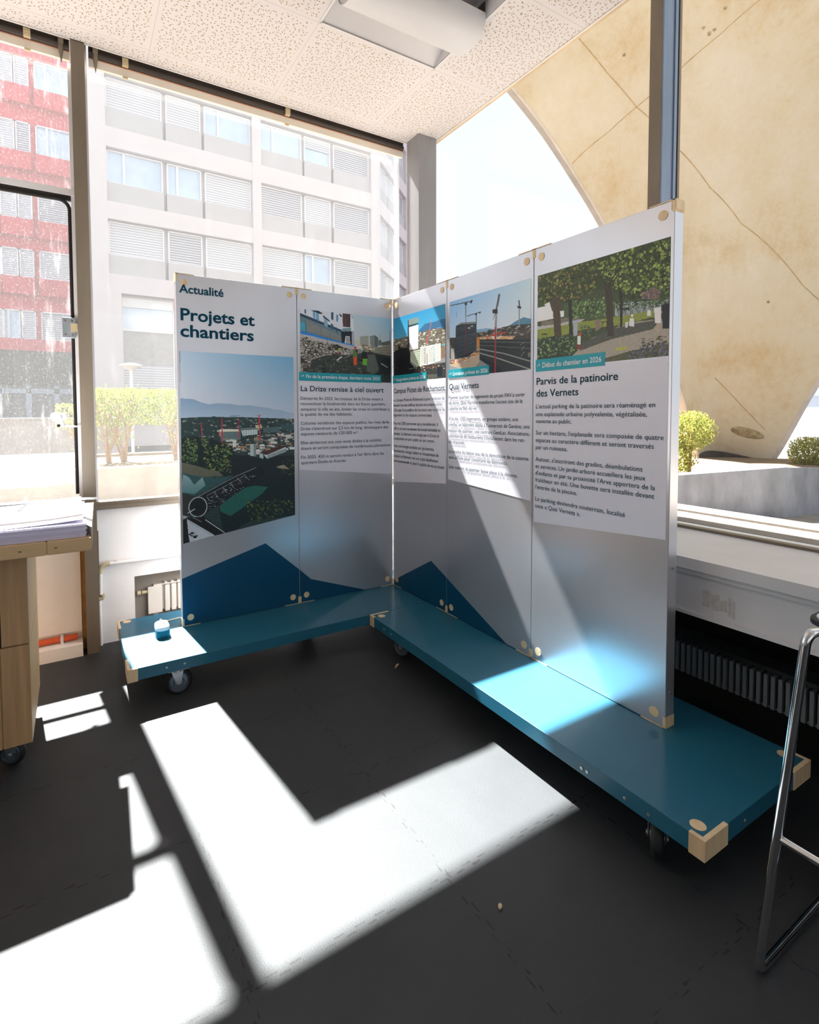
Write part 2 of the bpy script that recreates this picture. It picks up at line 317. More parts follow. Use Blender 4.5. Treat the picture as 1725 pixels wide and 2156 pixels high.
def tag(o, label=None, cat=None, group=None, kind=None):
    for k, v in (('label', label), ('category', cat), ('group', group), ('kind', kind)):
        if v: o[k] = v
    return o
def thing(name, loc, label, cat, group=None):
    o = bpy.data.objects.new(name, None); C.objects.link(o); o.location = loc; o.empty_display_size = 0.1
    ORG[o.name] = Vector(loc); return tag(o, label, cat, group)
def structure(name, mb, mats, parent=None, label=None):
    o = mb.build(name, mats, parent); o['kind'] = 'structure'
    return tag(o, label) if label else o
def copy_tree(o, loc=None, parent=None):
    c = o.copy(); C.objects.link(c)
    if parent: c.parent = parent
    if loc is not None: c.location = loc
    ORG[c.name] = Vector(loc) if loc is not None else (wloc(parent) if parent else Vector((0, 0, 0)))
    for ch in [x for x in bpy.data.objects if x.parent == o]: copy_tree(ch, None, c)
    return c
ART = {
 'city': [
  ["C",[11,-149,1022,-117,1013,352,-4,346],[160,192,216],[72,148,192],[208,207,216],[186,194,210]],
  ["G",[-1,241,107,245,161,260,229,272,304,265,420,269,498,277,592,277,680,285,764,291,799,298,891,304,956,317,1004,319,1003,351,-4,345],[128,158,186],[162,182,202]],
  ["P",[-4,343,200,338,519,341,1013,354,1001,999,-26,1024],[36,56,56],[14]],
  ["B",[1,346,1006,352,1003,472,-2,453],[260,4,14,2],[84,106,106],[120,130,125],[26,42,46],[60,84,78],[160,160,150]],
  ["P",[316,415,497,418,496,462,328,467],[96,118,120],[6]],
  ["W",[335,419,490,422,489,462,334,463],[10,5],[70,92,96]],
  ["P",[323,403,484,407,497,418,316,418],[208,203,184]],
  ["P",[313,418,332,419,331,443,312,441],[186,106,86]],
  ["P",[504,414,651,410,650,437,516,443],[188,204,204]],
  ["W",[517,416,648,412,647,436,516,441],[6,1],[150,170,172]],
  ["P",[497,401,638,398,651,410,504,414],[100,116,112]],
  ["P",[631,386,686,383,692,404,638,403],[190,178,150]],
  ["P",[706,400,860,397,860,427,705,429],[70,96,100],[10]],
  ["P",[875,385,1005,382,1004,416,874,414],[50,78,86],[10]],
  ["B",[353,460,650,449,1004,429,1002,523,682,553,384,524],[230,5,22,3],[182,184,178],[120,128,124],[60,72,72],[150,120,90],[210,210,205]],
  ["P",[427,463,460,462,459,500,429,504],[206,206,200]],
  ["P",[-2,449,52,439,106,439,228,449,334,479,410,493,448,546,580,554,647,569,972,561,1009,566,1002,912,571,917,398,967,333,962,253,644,192,606,-6,572],[16,32,36],[8]],
  ["P",[582,491,636,490,634,560,583,554],[172,188,188]],
  ["P",[612,491,636,490,634,560,614,558],[120,136,138]],
  ["P",[696,544,915,510,923,539,737,576],[184,200,202]],
  ["W",[744,555,922,521,922,538,737,575],[14,1],[40,60,66]],
  ["P",[655,545,858,506,937,503,915,513,737,554],[72,42,40]],
  ["P",[668,544,699,544,701,575,668,567],[170,186,186]],
  ["B",[4,449,106,439,134,510,132,588,36,577,0,568],[120,5,14,1],[60,84,52],[20,36,36],[96,120,66]],
  ["B",[39,461,124,448,126,580,42,570],[90,4,11,1],[112,136,72],[84,110,62],[30,50,40]],
  ["B",[160,448,234,453,226,493,165,487],[40,4,10,1],[110,132,70],[60,84,50]],
  ["B",[177,488,398,481,422,525,406,642,316,651,192,606],[260,5,13,1],[98,126,62],[64,92,48],[24,42,36],[130,146,76]],
  ["P",[-6,571,113,592,204,615,304,631,342,657,191,656,94,643,-7,627],[96,98,82],[8]],
  ["P",[-7,626,94,643,191,656,341,662,432,655,341,692,207,726,90,751,-11,734],[44,82,84],[8]],
  ["G",[10,634,57,652,98,693,166,656,190,701,97,742,-10,726],[140,172,176],[90,132,136]],
  ["P",[305,815,509,732,617,721,740,735,677,774,400,878,311,847],[28,92,82],[8]],
  ["P",[-11,730,90,751,53,804,39,842,136,868,-14,846],[52,52,50],[10]],
  ["P",[50,804,84,774,126,762,289,714,431,672,632,623,701,620,714,658,576,711,442,762,312,807,210,841,173,863,39,843],[16,24,30],[6]],
  ["L",[127,757,289,710,438,666,633,622],[4],[150,158,160]],
  ["L",[200,755,366,709,524,663],[2],[170,178,180]],
  ["B",[213,758,578,657,645,664,442,762,217,841,199,801],[120,2,6,3],[150,160,160],[90,100,104],[190,196,196]],
  ["L",[200,761,221,784],[3],[180,188,188]],
  ["L",[263,742,291,766],[3],[180,188,188]],
  ["L",[334,716,371,748],[3],[180,188,188]],
  ["L",[398,694,430,724],[3],[180,188,188]],
  ["L",[464,673,496,699],[3],[180,188,188]],
  ["L",[524,655,550,677],[3],[170,178,180]],
  ["E",[125,812,74,52],[7],[184,190,190]],
  ["L",[40,840,100,820],[9],[170,178,178]],
  ["P",[-2,847,45,858,3,871],[170,174,178]],
  ["P",[33,869,263,973,53,993,37,928],[186,190,198],[5]],
  ["L",[50,886,232,966],[2],[90,94,100]],
  ["P",[-3,869,33,870,47,987,-7,1001],[30,24,26]],
  ["P",[33,865,172,864,359,965,263,974],[16,18,22]],
  ["L",[184,883,346,965],[6],[196,200,200]],
  ["L",[81,864,153,893],[5],[120,130,130]],
  ["B",[42,940,115,949,108,973,54,964],[14,4,12,2],[14,16,18]],
  ["B",[547,800,967,819,988,890,639,926,558,900],[260,5,13,1],[70,92,38],[40,62,32],[20,36,30],[100,116,50]],
  ["B",[863,596,994,566,999,678,869,664],[70,5,12,1],[44,70,40],[26,44,36],[80,100,50]],
  ["P",[820,624,892,614,949,642,855,634],[150,140,124]],
  ["L",[165,368,166,452],[7],[150,60,74]],
  ["L",[337,342,339,481],[8],[172,46,80]],
  ["L",[484,353,486,456],[8],[176,40,70]],
  ["L",[668,333,674,476],[11],[186,52,66]],
  ["L",[865,423,865,465],[5],[170,60,74]],
  ["L",[259,337,290,340],[9],[30,44,46]],
  ["L",[401,335,499,334],[4],[90,108,116]],
  ["L",[636,332,684,331],[5],[150,70,76]]],
 'trench': [
  ["C",[-7,-11,1010,-14,1009,474,-11,563],[208,202,198],[140,178,200],[202,196,186],[198,194,188]],
  ["P",[-7,-13,557,-9,577,277,572,467,421,427,-10,341],[204,206,220],[4]],
  ["P",[-7,53,428,249,434,435,-10,341],[96,118,128],[10]],
  ["P",[-8,172,59,197,58,308,-9,291],[60,150,176],[14]],
  ["P",[-7,53,435,244,435,277,-8,95],[30,62,84],[6]],
  ["P",[65,154,428,338,427,409,64,299],[120,124,122],[10]],
  ["L",[59,129,57,351],[6],[60,90,104]],
  ["L",[215,195,214,360],[4],[60,90,104]],
  ["L",[310,271,309,412],[4],[60,90,104]],
  ["P",[45,-10,61,-12,61,61,46,54],[30,84,108]],
  ["P",[128,2,192,8,193,150,134,106],[96,150,182]],
  ["L",[159,8,160,124],[5],[220,224,232]],
  ["P",[109,1,192,-1,235,35,203,43],[22,40,60]],
  ["P",[241,71,284,100,282,227,248,196],[120,160,184]],
  ["P",[235,52,305,123,305,145,234,78],[24,44,66]],
  ["P",[317,155,343,180,343,261,318,246],[40,90,116]],
  ["P",[322,-3,348,-5,345,122,322,99],[40,80,106]],
  ["P",[377,26,398,32,396,134,375,123],[90,130,160]],
  ["P",[410,4,439,35,436,64,413,34],[20,34,52]],
  ["P",[372,211,386,219,385,298,372,282],[40,80,106]],
  ["P",[446,-1,533,0,530,197,448,194],[66,46,46],[12]],
  ["L",[457,2,460,192],[5],[30,36,44]],
  ["L",[477,3,478,194],[4],[120,60,50]],
  ["L",[496,1,496,197],[3],[30,36,44]],
  ["L",[526,1,523,198],[5],[30,36,44]],
  ["L",[547,3,555,64],[6],[60,80,100]],
  ["P",[442,221,537,201,537,251,440,262],[108,140,142]],
  ["P",[428,265,547,252,548,465,529,464,525,329,476,333,467,436,434,428],[16,28,42]],
  ["P",[549,253,573,242,576,458,551,460],[150,156,170]],
  ["P",[478,342,525,337,526,453,481,431],[150,150,150],[20]],
  ["P",[3,306,126,340,394,417,576,456,576,481,394,443,125,370,2,349],[22,120,204],[8]],
  ["P",[-10,348,113,371,381,431,595,476,534,520,290,449,-10,418],[172,168,168],[6]],
  ["S",[-10,411,63,383,125,434,290,444,374,467,554,532,513,602,373,620,276,621,98,704,85,877,-14,874],[150],[158,152,138],[52,50,46]],
  ["L",[18,347,30,388],[3],[50,50,50]],
  ["L",[268,364,302,579],[5],[60,66,66]],
  ["P",[85,877,111,707,263,631,513,607,755,537,1009,568,1008,1012,-14,895],[46,54,50],[12]],
  ["B",[85,856,123,706,513,616,791,585,1001,606,1000,984,122,880],[260,4,16,2],[30,36,36],[70,76,70],[96,94,84],[20,26,28]],
  ["P",[723,591,812,574,862,812,789,886,712,825,716,664],[84,92,86],[10]],
  ["P",[791,484,1009,404,1009,587,791,548],[134,130,116],[8]],
  ["W",[812,482,1002,418,1001,569,812,547],[9,3],[100,98,90]],
  ["P",[812,576,1009,627,1008,889,876,860],[34,40,44],[8]],
  ["L",[884,708,964,765],[8],[190,192,192]],
  ["P",[641,317,739,298,740,463,640,447],[146,150,140]],
  ["P",[753,304,807,280,850,314,845,462,754,480],[122,128,122],[6]],
  ["P",[806,280,850,314,845,462,812,465],[90,98,98]],
  ["P",[582,383,641,370,640,465,582,468],[190,184,164]],
  ["P",[850,349,893,354,893,421,850,443],[96,106,104]],
  ["P",[893,382,1003,343,1003,409,893,438],[90,92,84],[14]],
  ["L",[874,259,874,361],[4],[70,80,84]],
  ["L",[993,194,996,410],[6],[120,124,124]],
  ["B",[658,441,805,427,805,520,657,532],[50,5,14,2],[202,150,84],[120,90,60],[196,176,130],[60,60,50]],
  ["P",[374,450,424,489,408,531,381,515],[24,28,34]],
  ["P",[395,511,423,516,418,565,405,584],[152,160,60]],
  ["B",[374,582,507,536,507,589,373,613],[24,6,16,2],[180,176,170],[60,60,60],[150,60,70]],
  ["P",[560,524,610,509,606,631,556,632],[92,112,62]],
  ["P",[585,522,614,519,607,586],[18,24,28]],
  ["P",[561,635,603,632,599,750,567,752],[226,80,34]],
  ["P",[571,485,592,470,601,496,582,516,568,503],[190,44,36]],
  ["P",[670,526,685,511,696,529,692,552,671,554],[28,90,50]],
  ["P",[661,550,713,546,728,647,652,656],[20,22,26]],
  ["P",[667,651,721,646,714,749,672,748],[92,168,40]],
  ["L",[379,695,436,635],[11],[206,206,200]],
  ["L",[453,656,527,613],[7],[130,124,108]]],
 'tower': [
  ["G",[-11,-10,1016,9,1017,340,-12,324],[30,128,172],[70,150,184]],
  ["P",[533,271,643,202,835,207,952,197,1017,205,1017,344,894,298,784,300,606,323,514,317],[44,92,128],[5]],
  ["P",[-12,331,220,324,291,322,514,307,714,298,869,303,1017,334,1017,732,-13,544],[96,92,80],[14]],
  ["B",[-1,325,514,310,869,306,1005,332,1005,567,514,557,9,532],[420,4,15,3],[222,214,196],[58,60,56],[150,122,92],[196,190,176],[90,84,76]],
  ["P",[307,87,324,83,334,571,292,564],[28,42,48]],
  ["P",[322,75,522,81,518,163,329,168],[112,130,124],[6]],
  ["P",[329,166,518,163,518,177,329,192],[30,36,36]],
  ["P",[329,192,518,193,508,535,345,537],[208,204,204],[8]],
  ["P",[360,564,551,555,551,808,513,811,360,694],[176,184,164],[8]],
  ["W",[365,572,551,562,551,787,364,687],[8,6],[84,100,76]],
  ["P",[551,520,921,521,921,760,551,815],[216,210,200],[6]],
  ["W",[560,542,775,539,775,756,560,774],[12,12],[120,116,110]],
  ["W",[620,544,660,543,660,771,620,780],[2,14],[40,44,44]],
  ["W",[822,533,911,533,911,738,823,755],[6,10],[150,146,138]],
  ["W",[777,532,822,531,818,761,777,763],[1,16],[40,120,136]],
  ["P",[921,521,1017,515,1017,725,921,733],[120,96,76],[16]],
  ["P",[921,508,936,507,936,589,921,587],[30,34,34]],
  ["P",[932,539,1005,537,1005,560,932,562],[90,150,156]],
  ["P",[-13,517,95,491,116,397,158,477,301,491,352,577,352,722,437,803,475,885,269,904,-15,887],[14,16,24],[6]],
  ["B",[8,722,249,747,249,880,7,874],[40,3,10,1],[60,50,36],[110,90,60],[30,30,30]],
  ["P",[418,801,606,793,1017,790,1018,1013,678,990,456,912],[44,44,40],[10]],
  ["B",[437,796,1001,795,1001,874,513,896],[110,4,13,2],[190,176,150],[130,60,60],[60,66,70],[30,30,32],[90,84,70]],
  ["P",[678,928,944,944,944,995,678,983],[82,82,72]],
  ["P",[861,846,944,848,944,987,861,981],[20,28,40]],
  ["L",[320,820,447,811],[7],[120,120,108]],
  ["L",[662,491,696,404],[16],[196,70,70]],
  ["L",[696,411,766,160],[7],[206,90,96]],
  ["L",[678,635,678,786],[8],[60,60,56]]],
 'crane': [
  ["C",[-7,-15,1007,-20,1012,653,-6,469],[114,164,206],[180,204,224],[196,206,222],[206,212,224]],
  ["P",[375,438,505,446,589,473,589,511,376,483],[118,158,188]],
  ["P",[765,472,855,432,925,410,1010,449,1011,526,765,500],[80,126,152]],
  ["P",[376,479,586,484,746,471,897,484,1011,502,1012,677,376,565],[62,62,56],[12]],
  ["B",[408,475,746,484,1005,519,1006,621,408,537],[150,4,14,3],[90,80,70],[40,46,44],[120,110,100],[150,150,144]],
  ["P",[394,534,838,601,808,638,408,567],[172,142,112],[20]],
  ["B",[450,531,814,592,802,634,450,575],[50,4,14,3],[206,160,90],[160,60,46],[220,206,190]],
  ["P",[-6,476,96,487,88,790,-5,748],[62,62,56],[12]],
  ["P",[19,620,68,627,72,788,23,781],[132,132,126],[12]],
  ["P",[90,335,164,313,373,344,374,705,248,764,80,774],[34,42,50],[5]],
  ["W",[93,342,372,373,373,695,88,761],[1,22],[64,76,84]],
  ["P",[90,335,164,306,373,340,373,366,170,331],[112,118,118]],
  ["P",[265,392,291,396,291,408,265,405],[220,220,220]],
  ["P",[302,375,328,376,328,388,302,387],[220,220,220]],
  ["P",[-5,815,76,766,255,765,412,674,413,848,352,909,156,902,-5,844],[168,152,132],[10]],
  ["B",[11,765,255,769,408,680,409,748,179,830,11,831],[100,4,16,3],[216,200,176],[110,96,80],[190,140,70],[60,60,56],[150,60,60]],
  ["P",[378,531,416,538,417,668,378,675],[172,112,50],[16]],
  ["P",[414,566,1012,672,1014,1009,531,1016,531,906,415,817],[40,46,50],[6]],
  ["L",[419,594,1007,709],[5],[96,100,98]],
  ["L",[419,641,1007,774],[5],[90,94,94]],
  ["L",[419,688,717,787,1008,915],[9],[140,142,138]],
  ["L",[419,737,653,836,1009,1006],[9],[146,146,140]],
  ["W",[422,604,898,694,899,793,423,682],[24,2],[28,32,36]],
  ["L",[892,718,933,687],[4],[140,140,132]],
  ["L",[899,781,933,737],[4],[140,140,132]],
  ["L",[899,842,934,798],[4],[140,140,132]],
  ["P",[968,815,1013,810,1013,858,974,859],[110,110,100],[20]],
  ["P",[415,817,531,899,538,1013,724,1011,588,879,451,795],[24,32,40]],
  ["L",[228,83,229,325],[8],[66,72,78]],
  ["L",[2,47,312,70],[9],[66,72,80]],
  ["P",[289,57,326,61,305,97,289,89],[24,28,34]],
  ["P",[208,60,249,67,246,101,219,98],[30,36,42]],
  ["L",[370,249,371,715],[8],[52,58,64]],
  ["L",[242,242,429,231],[7],[60,68,76]],
  ["P",[407,227,433,225,422,252,410,249],[24,28,34]],
  ["P",[351,234,382,240,378,261,357,256],[30,36,42]],
  ["L",[100,150,101,233],[3],[50,60,70]],
  ["L",[619,295,611,580],[26],[112,92,96]],
  ["W",[603,298,636,305,626,576,596,571],[2,14],[190,200,212]],
  ["L",[609,456,610,1000],[18],[146,46,46]],
  ["L",[616,269,654,74],[16],[52,46,56]],
  ["L",[640,222,663,86],[5],[60,56,66]],
  ["P",[573,238,636,246,636,300,574,285],[38,34,44]],
  ["L",[582,361,605,291],[6],[70,70,80]],
  ["L",[878,304,879,508],[14],[130,136,142]],
  ["L",[873,207,882,283],[13],[44,50,60]],
  ["P",[854,265,901,289,895,312,859,291],[36,42,50]],
  ["L",[224,355,225,722],[8],[112,44,52]],
  ["L",[561,539,728,544],[14],[166,62,46]]],
 'park': [
  ["P",[-15,-19,1012,-8,1026,1050,-8,980],[60,72,44],[10]],
  ["P",[-13,314,107,291,138,412,242,433,243,495,-12,492],[216,216,222]],
  ["P",[34,497,404,514,374,544,165,565,43,569],[112,106,92],[12]],
  ["P",[-11,542,148,556,374,549,419,559,374,586,-11,583],[170,170,168],[12]],
  ["P",[242,337,1011,529,1013,659,619,622,243,500],[64,84,50],[10]],
  ["B",[310,346,589,387,591,572,311,525],[200,5,13,1],[72,100,50],[40,58,40],[104,130,70],[130,150,100]],
  ["W",[644,463,997,525,999,636,646,585],[38,1],[176,182,190]],
  ["B",[631,425,1008,489,1009,583,632,529],[200,4,12,1],[52,76,44],[84,108,56],[40,54,40]],
  ["P",[-11,578,223,582,374,578,585,590,781,593,908,596,908,650,687,675,405,657,-10,725],[128,138,58],[12]],
  ["P",[315,908,407,814,480,754,687,680,813,667,1021,684,1026,1050,583,1038,283,927],[156,148,134],[8]],
  ["P",[407,796,593,704,782,679,943,684,904,754,621,793,377,865],[74,76,68],[10]],
  ["P",[575,966,754,922,1024,892,1026,1050,576,1037],[78,80,56],[12]],
  ["P",[649,880,721,873,744,904,663,910],[162,164,70],[10]],
  ["P",[-15,-9,1012,0,1019,523,900,430,780,478,616,325,476,301,364,343,262,362,129,302,-13,350],[50,62,32],[10]],
  ["B",[-6,9,516,11,519,296,364,333,262,343,128,287,5,334],[420,6,16,1],[100,110,52],[76,88,44],[142,122,66],[36,44,26],[60,72,36]],
  ["B",[473,13,1001,11,1008,489,899,418,780,457,616,308],[620,6,16,1],[92,114,48],[118,140,66],[60,80,38],[34,44,28],[148,160,84]],
  ["P",[5,264,41,293,77,343,6,344],[60,80,40]],
  ["P",[825,425,899,393,947,441,929,503,829,475],[112,92,90],[14]],
  ["B",[822,420,899,393,949,444,929,503,829,471],[70,4,10,1],[150,116,116],[96,80,84],[80,84,70]],
  ["P",[135,260,202,279,226,731,164,721],[70,60,46],[8]],
  ["P",[280,329,308,337,322,692,291,686],[40,38,36]],
  ["P",[569,258,621,275,640,767,595,759],[58,50,40],[7]],
  ["P",[673,359,701,368,701,693,685,690],[38,38,34]],
  ["L",[595,284,671,145],[9],[44,42,30]],
  ["L",[585,290,531,176],[7],[44,42,30]],
  ["L",[686,372,655,251],[7],[38,38,30]],
  ["P",[-10,674,166,677,313,704,353,843,315,912,-8,898],[44,58,42],[10]],
  ["B",[-1,676,313,704,346,832,315,893,1,879],[240,5,13,1],[92,122,70],[132,152,90],[34,46,38],[60,80,60]],
  ["B",[374,604,479,645,473,734,375,707],[60,5,11,1],[60,80,56],[90,110,80],[36,48,40]],
  ["B",[723,986,846,870,991,879,998,1022],[170,4,10,1],[62,58,88],[112,102,146],[50,60,50],[90,96,90]],
  ["B",[827,817,990,831,991,926,840,902],[40,3,9,3],[90,80,64],[70,70,50]],
  ["P",[362,555,327,552,327,707,358,713],[156,164,178],[8]],
  ["P",[750,626,777,632,781,710,746,694],[214,214,220]],
  ["P",[757,594,774,596,774,621,759,619],[214,204,192]],
  ["L",[767,705,778,768],[7],[90,72,60]],
  ["P",[719,657,739,659,737,707,721,704],[206,206,206]],
  ["P",[366,682,390,686,391,715,366,714],[172,70,50]],
  ["P",[360,713,388,718,388,804,361,799],[226,226,226]],
  ["P",[357,797,391,802,389,850,361,846],[130,44,50]],
  ["L",[367,845,369,884],[5],[180,150,130]],
  ["P",[953,561,1006,551,1006,771,961,763],[20,24,34]],
  ["P",[906,574,949,576,950,713,914,705],[216,212,212]],
  ["L",[928,707,932,772],[7],[190,152,132]],
  ["P",[866,583,885,588,886,637,863,631],[214,214,214]],
  ["L",[550,617,592,623],[5],[30,32,28]],
  ["L",[554,618,555,696],[4],[30,32,28]],
  ["L",[589,626,589,694],[4],[30,32,28]],
  ["L",[44,636,95,644],[8],[28,30,26]],
  ["L",[48,635,49,705],[4],[28,30,26]],
  ["L",[88,643,89,702],[4],[28,30,26]],
  ["P",[500,586,543,592,540,676,505,695],[130,110,104],[10]],
  ["L",[405,666,406,759],[4],[36,38,32]],
  ["L",[480,681,495,747],[4],[36,38,32]]]}

# ------------------------------------------------------------------ the room
XW, YW, ZC = 2.446, 3.405, 3.478
floor = structure('floor', MB().box(-5, 2.62, -4, 3.62, -0.12, 0), 'floor')
m = MB()
HX0, HX1, HY0, HY1 = 1.185, 1.935, 1.945, 2.60
m.box(-5, HX0, -4, YW, ZC, ZC + 0.04).box(HX1, XW, -4, YW, ZC, ZC + 0.04).box(HX0, HX1, -4, HY0, ZC, ZC + 0.04).box(HX0, HX1, HY1, YW, ZC, ZC + 0.04)
structure('ceiling', m, 'ceiling')
structure('trim_1', MB().box(-5, XW + 0.012, YW, YW + 0.012, ZC - 0.004, ZC + 0.05).box(XW, XW + 0.012, -4, YW, ZC - 0.004, ZC + 0.05), 'ceil_edge', label='pale edge strip around the perforated ceiling')
structure('trim_2', MB().box(XW + 0.012, XW + 0.035, -4, YW + 0.01, ZC + 0.0, ZC + 0.05), 'tan_trim', label='weathered head rail above the right-hand window')
structure('trim_3', MB().box(-5, 2.615, -4, 3.57, 3.62, 3.84), 'pale_concrete', label='roof slab above the ceiling')
# low wall under the left-hand windows, with the radiator niche
m = MB()
m.box(-5, 0.033, 3.52, 3.62, 0, 0.83)
m.box(0.10, 0.30, 3.52, 3.62, 0, 0.83).box(1.25, 2.62, 3.52, 3.62, 0, 0.83).box(0.30, 1.25, 3.52, 3.62, 0.385, 0.83)
m.box(0.033, 0.10, 3.55, 3.62, 0, 0.83)
structure('wall_back', m, 'plaster')
m = MB().box(0.28, 1.27, 3.76, 3.80, 0, 0.42).box(0.26, 0.30, 3.62, 3.80, 0, 0.42).box(1.25, 1.29, 3.62, 3.80, 0, 0.42).box(0.28, 1.27, 3.62, 3.80, 0.385, 0.42).box(0.28, 1.27, 3.62, 3.80, -0.05, 0.0)
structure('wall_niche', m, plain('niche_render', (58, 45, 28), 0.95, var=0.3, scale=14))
structure('wall_right', MB().box(2.60, 2.70, -4, 3.62, 0, 0.83), 'plaster')
structure('wall_front', MB().box(-5.1, 2.7, -4.1, -4, 0, 0.83).box(-5.1, -4.0, -4.1, -4, 0.83, 3.62).box(-1.2, -0.9, -4.1, -4, 0.83, 3.62).box(2.3, 2.7, -4.1, -4, 0.83, 3.62).box(-5.1, 2.7, -4.1, -4, 3.3, 3.62), 'roomwall')
structure('wall_left', MB().box(-5.1, -5, -4, 3.62, 0, 3.62), 'roomwall')
structure('trim_4', MB().box(0.10, 2.262, 3.485, 3.53, 0.826, 0.850).box(0.10, 2.262, 3.495, 3.57, 0.850, 0.872), 'steel', label='taupe window sill rail on the low white wall')
structure('trim_5', MB().box(-2.2, 0.033, 3.485, 3.53, 0.826, 0.850).box(-2.2, 0.033, 3.495, 3.57, 0.850, 0.872), 'steel', label='taupe window sill rail behind the desk')
structure('trim_6', MB().box(0.033, 0.10, YW, 3.54, 0, 3.62), 'steel', label='taupe steel window post beside the desk')
structure('trim_7', MB().box(-2.27, -2.2, YW, 3.54, 0, 3.62), 'steel')
structure('trim_8', MB().box(2.268, 2.43, 3.243, 3.40, 0, ZC + 0.05), 'column', label='grey square column in the room corner')
m = MB()
m.box(2.446, 2.56, 1.492, 1.553, 0.83, ZC + 0.1).box(2.4475, 2.562, 1.484, 1.492, 0.83, ZC + 0.1, 2).box(2.53, 2.545, 1.478, 1.484, 0.83, ZC + 0.1, 2).box(2.562, 2.582, 1.50, 1.545, 0.83, ZC + 0.1, 1).box(2.582, 2.60, 1.488, 1.55, 0.83, ZC + 0.1)  # blue-grey strips stand in for sky reflected on the post
structure('trim_9', m, ['steel', 'dark', 'post_sky_tint'], label='steel window post behind the right end of the tall display')
structure('trim_10', MB().box(2.446, 2.60, -0.50, -0.36, 0.83, ZC + 0.1), 'steel')
structure('trim_11', MB().box(2.56, 2.62, 3.50, 3.56, 0.83, 3.62), 'steel')
# loose panel between the post and the desk, with its ochre gap
structure('trim_12', MB().box(-2.2, 0.010, 3.498, 3.519, 0.118, 0.80), 'plaster', label='cream wall panel under the desk window')
structure('trim_13', MB().box(0.010, 0.033, 3.505, 3.52, 0.0, 0.80), 'bronze')
structure('dark_panel_right', MB().box(2.585, 2.60, -4, 3.5, 0.0, 0.56), 'dark')  # black panel laid over the lower right wall to darken it
m = MB().box(-2.2, 0.012, 3.40, 3.52, 0.0, 0.072)
structure('baseboard_back', m, 'plaster')
# deep window ledge on the right
structure('trim_14', MB().box(2.05, 2.60, -4, 3.22, 0.786, 0.83), 'white_lacquer', label='deep white window ledge on the right')
m = MB().box(2.085, 2.105, -4, 3.2, 0.612, 0.786).box(2.07, 2.085, -4, 3.2, 0.762, 0.786).box(2.07, 2.14, -4, 3.2, 0.600, 0.614)
structure('trim_15', m, 'white_lacquer', label='grey front panel under the right-hand ledge')
structure('trim_16', MB().box(2.56, 2.60, -4, 3.5, 0.83, 0.842), 'steel')

# windows: frame and pane parts under one structure object each
def window(n, pane, parts, mats):
    t = bpy.data.objects.new('window_%d' % n, None); C.objects.link(t); ORG[t.name] = Vector((0, 0, 0)); t['kind'] = 'structure'
    pane.build('pane', mats[0], t)
    for nm, mb, ma in parts: mb.build(nm, ma, t)
    return t
m = MB().box(0.10, 2.262, 3.534, 3.540, 0.872, 3.62)
window(1, m, [('frame', MB().box(0.10, 0.112, 3.515, 3.56, 0.872, 3.62).box(2.25, 2.268, 3.515, 3.56, 0.872, 3.62), 'white_lacquer')], ['glass_clean'])
win_left = bpy.data.objects.new('window_2', None); C.objects.link(win_left); ORG[win_left.name] = Vector((0, 0, 0)); win_left['kind'] = 'structure'
MB().box(-2.2, 0.033, 3.534, 3.540, 0.872, 3.62).build('pane', 'glass_dirty', win_left)
MB().box(-2.2, 0.033, 3.50, 3.55, 2.655, 2.69).build('transom', 'white_lacquer', win_left)
MB().box(-2.2, 0.033, 3.512, 3.53, 1.135, 1.172).build('sash_rail', 'white_lacquer', win_left)
# sash seal with a rounded corner
m = MB(); pts = [(-2.17, 2.628)] + [(-0.05 + 0.058 * math.sin(a), 2.57 + 0.058 * math.cos(a)) for a in [i * math.pi / 16 for i in range(9)]] + [(0.008, 0.93)]
m.tube([(x, 3.515, z) for x, z in pts], 0.010, 8)
m.box(-2.2, 0.033, 3.51, 3.53, 2.628, 2.655).build('sash_seal', 'dark', win_left)
m = MB().box(0.016, 0.033, 3.505, 3.55, 0.872, 3.40); m.build('frame', 'white_lacquer', win_left)
lp = MB().box(-0.045, 0.022, 3.488, 3.496, 1.838, 1.955).build('latch_plate', 'galv', win_left, bevel=0.002)
m = MB()
for dx, dz in ((-0.03, 1.937), (0.004, 1.937), (-0.03, 1.858), (0.006, 1.858)): m.disc((dx, 3.488, dz), (0, -1, 0), 0.006, 0.002, 12)
m.build('screw', 'steel', lp)
MB().box(-0.004, 0.03, 3.47, 3.49, 1.875, 1.92).build('latch_bolt', 'brass', lp)
window(3, MB().box(2.43, 2.59, 3.534, 3.540, 0.84, 3.62), [], ['glass_clean'])
window(4, MB().box(2.604, 2.610, -4, 3.53, 0.842, 3.62), [], ['glass_side'])
window(6, MB().box(-4.0, 2.3, -4.06, -4.054, 0.83, 3.3), [], ['glass_side'])  # unseen glazing added behind the camera to brighten the panels and room
window(5, MB().box(-5, -2.27, 3.534, 3.540, 0.83, 3.62), [], ['glass_clean'])

# ------------------------------------------------------------------ text and prints
def glyphs(body, size, width=None, bold=0.0):
    cu = bpy.data.curves.new('glyphs', 'FONT'); cu.body = body; cu.size = size; cu.resolution_u = 3; cu.offset = bold * size
    ob = bpy.data.objects.new('glyphs', cu); C.objects.link(ob)
    dg = bpy.context.evaluated_depsgraph_get(); me = bpy.data.meshes.new_from_object(ob.evaluated_get(dg))
    v = np.array([q.co[:2] for q in me.vertices]); f = [tuple(q.vertices) for q in me.polygons]
    bpy.data.objects.remove(ob); bpy.data.curves.remove(cu); bpy.data.meshes.remove(me)
    v[:, 0] -= v[:, 0].min()
    if width: v[:, 0] *= width / v[:, 0].max()
    return v, f
YL, XR, ZB, ZT = 3.039, 1.905, 0.199, 2.169
def place(side, u, z, d):   # a point on the face of the left (L) or right (R) display, lifted d towards the room
    return (u, YL - d, z) if side == 'L' else (XR - d, u, z)
